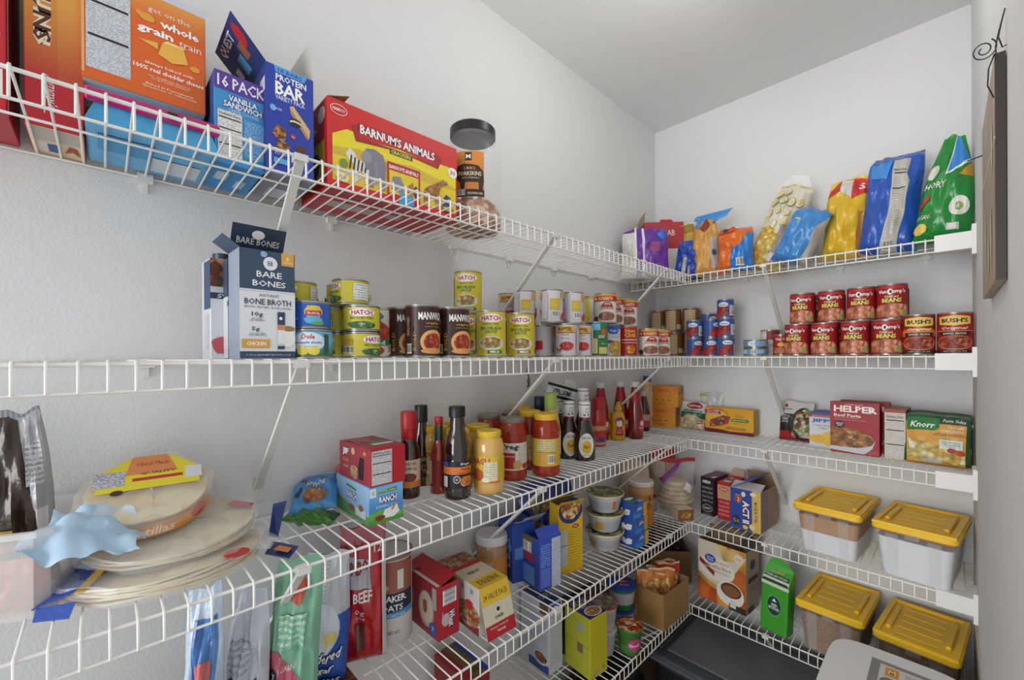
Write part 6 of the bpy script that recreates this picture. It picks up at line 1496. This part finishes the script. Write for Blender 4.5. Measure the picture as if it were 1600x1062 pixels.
# ================================================================ BOTTOM SHELF, LEFT WALL
t = Carton('toaster_pastry_box', 'red, gold and blue box under the fourth shelf', 'box', .082, .155, .216, (.128, .732, Z5), 90, '8E1E28', '7A1A24', 'A82A30')
t.f('t').rect(.35, 0, .8, 1, '7A6230').rect(.8, 0, 1, 1, '2A4EA8').rect(.45, .1, .7, .3, '5A4620'); t.done()
t = Carton('cereal_box', 'white cereal box with a blue base and bowl picture', 'box', .070, .138, .242, (.088, 1.118, Z5), 88, 'C9CCD4', 'B8BCC6', '24407E')
t.f('t').text('CRISPLY', .5, .35, .8, .2, 'D8DCE4', .04).rect(0, .9, 1, 1, 'C86A5A').blob(.6, .65, .3, .16, '6A4A34', seed=3)
f = t.f(); f.rect(.12, .12, .9, .8, FINE('C9CCD4', '6A7080', .009), 'nutrition_panel').rect(.1, .82, .9, .97, '2F5AA8').text('tips', .5, .9, .5, .06, 'E8ECF4', .03)
f = t.f('l'); f.rect(.3, 0, 1, .12, '2A4A8E').ell(.72, .18, .26, .09, 'D6D8DE', 'picture').ell(.72, .19, .22, .07, FOOD(['8A5A34', 'A8744A', '6A3E22'], 90), 'picture').rect(.4, .4, .9, .8, FINE('B8BCC6', '8A90A0', .01), 'nutrition_panel').rect(.7, .82, 1, .98, '6A4A34'); t.done()
t = Carton('noodle_box', 'tall lime yellow noodle box', 'box', .088, .118, .205, (.214, 1.212, Z5), 84, 'C2B822', 'A6A62A', '2A2E7A', group=None)
f = t.f(); f.rect(.2, .02, .5, .14, FINE('B8B86A', '4A4A2A', .006), 'nutrition_panel').rect(.7, .08, .85, .14, '8A9A2A')
f = t.f('l'); f.rect(.06, .55, .44, .9, FINE('B0B428', '5A5E1A', .007), 'nutrition_panel').rect(.5, .5, .94, .9, FINE('B0B428', '5A5E1A', .007), 'nutrition_panel').rect(.06, .06, .44, .46, FINE('B0B428', '5A5E1A', .007), 'nutrition_panel').blob(.62, .78, .14, .08, '8A96A0', seed=3).rect(.5, .36, .72, .52, '7A5A44', 'picture').rect(.0, .505, 1, .515, '7A7E1E')
f = t.f('t'); f.ell(.55, .25, .4, .22, 'E4E0D8', 'picture').ell(.55, .25, .35, .19, FOOD(['C98A4A', '9AA86A', 'B85A3A', 'E4CFA0'], 90), 'picture').rect(.1, .5, .9, .9, FOOD(['8A6A5A', 'C9B89A', '6A4A3A', '2A2A4A'], 70), 'picture'); t.done()
def cup(label, loc, rz, col, lidcol, rimcol, band=None, r=.045, h=.085):
    t = Round('noodle_cup', label, 'cup', loc, rz, 'instant noodle cups')
    t.turned('cup', [(r*.72, 0), (r*.75, .002), (r*.96, h-.006), (r, h-.004)], M(col, .45), 36, ct=False)
    t.turned('lid', [(r, h-.002), (r*.97, h), (.005, h+.0004)], lidcol if not isinstance(lidcol, str) else M(lidcol, .3), 36)
    t.turned('rim', [(r, h-.006), (r*1.045, h-.004), (r*1.045, h), (r, h+.001)], M(rimcol, .4), 36, cb=False, ct=False)
    w = t.wrap(r*.76, .004, r*.95, h-.008)
    if band: w.rect(.2, .1, .8, .45, band).ell(.55, .45, .12, .28, 'B84A7A').text('Noodles', .55, .45, .18, .16, 'F0E4EC', .03)
    else: w.rect(.28, .3, .72, .9, FINE('B4B4B8', '7A7A82', .007), 'nutrition_panel')
    return t.done(), t
cup('noodle cup with a red food lid at the bottom front', (.280, 1.392, Z5), 45, '3E6A2E', FOOD(['B8401E', 'D8622A', '8A2A16', 'E8C49A'], 75, .3), '4E7A2E', '3E7A34', .047, .095)
cup('noodle cup hidden under the grey-lidded one', (.215, 1.322, Z5), 45, 'B8BCC4', 'C9C4C2', 'C9C4C2', None, .046, .09)
cup('grey-lidded cup with a red rim on top of its stack', (.215, 1.322, Z5 + .0915), 60, 'C9C4C2', FOOD(['8A7E6A', 'A89C82', '6A5E4E', 'B8AE9A'], 60, .4), 'B8343A', None, .050, .09)
cup('noodle cup hidden under the blue-lidded one', (.195, 1.478, Z5), 40, 'B8BCC4', '24489E', '24489E', None, .05, .09)
t = cup('blue-lidded noodle cup with red lettering on top', (.195, 1.478, Z5 + .092), 40, '3E7A34', '22429A', '22429A', None, .056, .09)[0]
f = t.face(lambda s, tt, e: ((s-.5)*.09, (tt-.5)*.09, .0909 + e)); f.blob(.5, .62, .36, .18, 'A82A2E', part='lid_print', seed=3).text('Nongshim', .45, .64, .5, .12, 'F0D8D4', .03, .2).text('Noodles', .62, .36, .4, .12, 'E8B4C8', .03); t.done()
for i, (x, y, lb) in enumerate(((.10, 1.27, 'flat frozen meal box, left one seen through the wires'), (.115, 1.42, 'flat meal box with greens seen through the wires'))):
    t = Carton('meal_box', lb, 'box', .14, .15, .13, (x, y, Z5), 88, '2A2622', '33302A', '2A2622', group='flat meal boxes')
    f = t.f('t'); f.ell(.5, .5, .42, .38, FOOD(['6A3A24', '8A5A34', '4A5A2E', '3A2418', '9A6A3A'], 60), 'picture').blob(.3, .4, .2, .12, '3E5A34', seed=i); t.done()
# open cardboard box with ramen packets
t = Carton('cardboard_box', 'open brown cardboard box of ramen packets', 'box', .215, .145, .14, (.252, 1.690, Z5), 88, 'A9814F', '9E7848', open_top=True, bottom='A9814F'); t.done()
for i, (dx, dy, a, c, lb) in enumerate(((-.02, -.075, 70, 'D87A2A', 'orange ramen packet at the near end of the cardboard box'), (.015, -.04, 80, 'C9742E', 'orange ramen packet leaning in the cardboard box'), (-.015, -.005, 86, 'E0924A', 'pale orange ramen packet in the middle of the box'), (.02, .03, 95, 'D2302A', 'bright red ramen packet sticking out of the box'), (-.01, .065, 100, 'C8402A', 'red-orange ramen packet at the far end of the box'))):
    t = Thing('ramen_packet', lb, 'packet', (.252 + dx, 1.690 + dy, Z5 + .003), a - 90 + 60, 'ramen packets', tilt=(-6, 6))
    f = pillow(t, .115, .185 + .012 * (i % 2), .03, FILM(c), seed=140 + i, narrow=.03, top_t=.3, wr=.003, seal='E4C8A8'); f.rect(.15, .45, .85, .8, FOOD(['D89A4A', 'C07A34', 'E8BE7A'], 70), 'picture'); t.done()
t = Carton('cardboard_box', 'second open cardboard box in the corner with brown packets', 'box', .19, .19, .15, (.115, 2.025, Z5), 40, '8A6A44', '7A5C3A', open_top=True, bottom='8A6A44'); t.done()
for i in range(6):
    t = Thing('candy_packet', 'brown wrapped snack packet in the corner cardboard box', 'packet', (.075 + .04 * (i % 3), 1.985 + .05 * (i // 3), Z5 + .075), 20 + 37 * i, 'brown packets in the corner box', tilt=(-25 + 12 * (i % 3), 8))
    pillow(t, .09, .15, .03, FILM(('4A2E1E', '5A3A26', '3A2418')[i % 3]), seed=160 + i, top_t=.3, wr=.004, seal='8A6A4A'); t.done()

# ================================================================ BOTTOM SHELF, BACK WALL
t = Carton('coffee_box', 'white and orange Great Value breakfast blend coffee box', 'box', .205, .13, .262, (.420, 1.990, Z5), -5, 'DACDB8', 'B8A68C', 'C9BCA8', open_top=True)
f = t.f(); f.poly([(0, 0), (0, .45), (.2, .35), (.45, .3), (.7, .5), (1, .9), (1, 0)], FOOD(['D8702A', 'E09A3A', 'C8522A', 'E8B45A', 'D98A4A'], 14), 'picture').poly([(.4, 1), (.55, .75), (.8, .8), (1, .92), (1, 1)], FOOD(['E0A04A', 'D8702A', 'ECC47A'], 14), 'picture').ell(.40, .58, .38, .20, 'E8E0D2').ell(.27, .72, .12, .07, '2A4A9E').text('Great\nValue', .27, .72, .16, .08, 'F0F2F8', .02).text('100% ARABICA', .52, .69, .3, .03, '5A4A3A', .0).text('Breakfast Blend', .45, .61, .48, .06, 'A86A3A', .02).text('Medium Roast', .5, .54, .34, .035, '6A5A4A', .0).poly([(.03, .62), (.04, .70), (.36, .52), (.35, .44)], '8E2A26').text('COFFEE PODS', .2, .57, .26, .03, 'E8D8D0')
f.ell(.86, .86, .09, .075, 'E4D8C8').text('100', .86, .86, .1, .04, 'A85A2A').ell(.68, .25, .28, .2, 'E8E4DC', 'picture').ell(.70, .31, .21, .12, '6A3A20', 'picture').ell(.70, .30, .17, .085, '8A5A34', 'picture').rect(.66, .0, 1, .1, '3A2A20').rect(.68, .04, .80, .16, 'D8D4CC')
f = t.f('r'); f.ell(.5, .75, .2, .08, '3A4A5A').rect(.2, .3, .9, .55, FINE('B8A68C', '4A3A2A', .009), 'nutrition_panel').rect(.15, .48, .9, .56, '5A3424').rect(.1, .0, .6, .1, '3A2A20')
t.wall_flap('dark_flap', 'r', .05, -25, '4A4440', M('3A3430')); t.wall_flap('back_flap', 'b', .05, -30, 'C9BCA8', CARDIN); t.done()
t = Thing('coffee_bag', 'bright green coffee bag with a round dark emblem', 'bag', (.628, 1.905, Z5), -10, tilt=(-2, 2))
w, d, h = .098, .062, .205
t.add('bag_body', bevel_box('bag_body', -w/2, -d/2, 0, w/2, d/2, h, [M('3FA02E', .4, coat=.2, bump=(18, .3, .004))], None, .006, 2))
v = [(-w/2, -d/2, h-.004), (w/2, -d/2, h-.004), (w/2, d/2, h-.004), (-w/2, d/2, h-.004), (-w*.42, .0, h+.052), (w*.5, .012, h+.042), (w*.5, .014, h+.042), (-w*.42, .002, h+.052), (-w*.1, .004, h+.085), (-w*.1, .006, h+.085)]
t.add('folded_top', mk('folded_top', v, [(0, 1, 5, 4), (2, 3, 7, 6), (3, 0, 4, 7), (1, 2, 6, 5), (4, 5, 8), (6, 7, 9)], [M('46A634', .4, coat=.2)]))
f = t.face(lambda s, tt, e: (-w/2 + s*w, -d/2 - e, tt*h)); f.rect(0, .88, 1, .94, 'DADAC8').rect(.05, .95, .95, 1.0, '23402A').ell(.5, .52, .27, .20, '6AB088').ell(.5, .52, .25, .18, '17402E').text('GREEN\nMOUNTAIN', .5, .50, .38, .12, 'E8EEE4', .03).poly([(.42, .60), (.5, .67), (.58, .60)], 'DDE8DC')
f2 = t.face(lambda s, tt, e: (-w/2 + s*w*.96 + .003, -d/2 + tt*.031 - e*.7, h - .004 + tt*.046 + e*.7)); f2.rect(0, .0, 1, .22, 'D8D8CC').rect(.05, .24, .95, .5, '1F3A2A').text('GREEN MOUNTAIN', .5, .37, .8, .16, 'D8E4D4', .02).text('COFFEE', .5, .68, .5, .14, 'D8B84A', .02)
t.done()

# ================================================================ ON THE FLOOR
t = Thing('tote_bin', 'large black storage tote with a dark grey lid on the floor', 'tote', (.550, 1.815, 0), 0)
GR = M('44484E', .38); BK = M('121214', .5)
t.add('tub', bevel_box('tub', -.29, -.20, 0, .29, .20, .265, [BK], None, .02, 3))
lid = t.add('lid', bevel_box('lid', -.305, -.215, .265, .305, .215, .295, [GR], None, .010, 3))
link('lid_panel', bevel_box('lid_panel', -.25, -.165, .295, .25, .165, .303, [M('5E6268', .32)], None, .004, 2), lid)
for sx in (-1, 1): link('lid_ridge', bevel_box('lid_ridge', sx*.275-.008, -.17, .295, sx*.275+.008, .17, .305, [GR], None, .003), lid)
link('lid_edge', bevel_box('lid_edge', -.30, -.218, .268, .30, -.213, .280, [M('5A5E64', .3)], None, .001), lid)
t = Thing('black_bag', 'black crumpled plastic bag on the floor under the bottom shelf', 'bag', (.16, 1.40, 0), 0)
bm = bmesh.new(); bmesh.ops.create_icosphere(bm, subdivisions=4, radius=1)
for v in bm.verts:
    c = v.co; k = 1 + .06 * math.sin(9*c.x + 4*c.z) + .05 * math.sin(13*c.y - 6*c.z) + .04 * math.sin(21*c.z + 9*c.x)
    v.co = Vector((c.x * .14 * k, c.y * .20 * k, max(0, .15 + c.z * .155 * k)))
me = bpy.data.meshes.new('film'); bm.to_mesh(me); bm.free(); me.materials.append(M('101012', .28, bump=(30, .6, .006)))
for p_ in me.polygons: p_.use_smooth = True
t.add('film', me)
t = Thing('laundry_basket', 'white plastic basket with oval holes and a grey label card', 'basket', (.998, 1.515, 0), 0)
def superring(w, d, z, n=40, p=5):
    return [(w/2 * math.copysign(abs(math.cos(2*math.pi*i/n)) ** (2/p), math.cos(2*math.pi*i/n)), d/2 * math.copysign(abs(math.sin(2*math.pi*i/n)) ** (2/p), math.sin(2*math.pi*i/n)), z) for i in range(n)]
WHITE = M('ECECEA', .35)
rings = [superring(.24, .28, 0), superring(.285, .34, .55), superring(.31, .37, .56), superring(.315, .375, .585), superring(.308, .368, .60)]
V = [p for r_ in rings for p in r_]; n = 40
F = [(j*n+i, j*n+(i+1) % n, (j+1)*n+(i+1) % n, (j+1)*n+i) for j in range(4) for i in range(n)] + [tuple(range(n))[::-1], tuple(4*n+i for i in range(n))]
t.add('basket_body', mk('basket_body', V, F, [WHITE], smooth=35))
hole = M('141414', .6)
for k in range(8):
    for row in range(2):
        z = .50 - .06 * row; yy = -.13 + .037 * k; kk = .2425 + .045 * z / .55
        ww = (.24 + .045 * z / .55) / 2
        vv, ff_ = lathe_data([(.001, -.001), (.0125, 0), (.0125, .002), (.001, .003)], 12)
        vv = [(-ww + .0015 - p[2], yy + p[0] * .8, z + p[1] * 1.5) for p in vv]
        t.add('vent_hole', mk('vent_hole', vv, ff_, [hole]))
for k in range(7):
    for row in range(2):
        z = .50 - .06 * row; xx = -.10 + .033 * k; dd = (.28 + .06 * z / .55) / 2
        for sy in (-1, 1):
            vv, ff_ = lathe_data([(.001, -.001), (.0125, 0), (.0125, .002), (.001, .003)], 12)
            vv = [(xx + p[0] * .8, sy * (dd - .0015 + p[2]), z + p[1] * 1.5) for p in vv]
            t.add('vent_hole', mk('vent_hole', vv, ff_, [hole]))
f = t.face(lambda s, tt, e: (-.055 + s*.205, -.075 + tt*.20, .6005 + e)); f.rect(0, 0, 1, 1, '8E8E8E', 'label_card').rect(.10, .12, .62, .92, 'DAD8D2', 'label_card').rect(.16, .66, .30, .88, 'DD9A3E', 'label_card').text('M', .23, .77, .07, .1, 'F6E4C4', .04).ell(.22, .50, .10, .12, '7E8478', 'label_card').rect(.36, .2, .58, .85, FINE('DAD8D2', '8A8A86', .02), 'label_card').blob(.80, .45, .16, .30, 'C9A48A', 'picture', 4).rect(.62, .7, 1, .92, '9A9A98', 'label_card')
t.done()

t = Thing('cord', 'thin black cord hanging below the second shelf', 'cord', (.300, .835, Z2 - .085), 0)
t.add('cable', tube('cable', [(.0, 0, .083), (.001, .001, .06), (-.002, 0, .045), (.002, .002, .03), (-.003, .004, .018), (.003, .0, .008), (.001, -.004, .002)], .0022, M('1C1B1A', .5), 6))
t.add('cable_end', tube('cable_end', [(.0, .004, .03), (.003, .006, .018), (.0, .004, .004)], .0016, M('1C1B1A', .5), 6))
t.done()
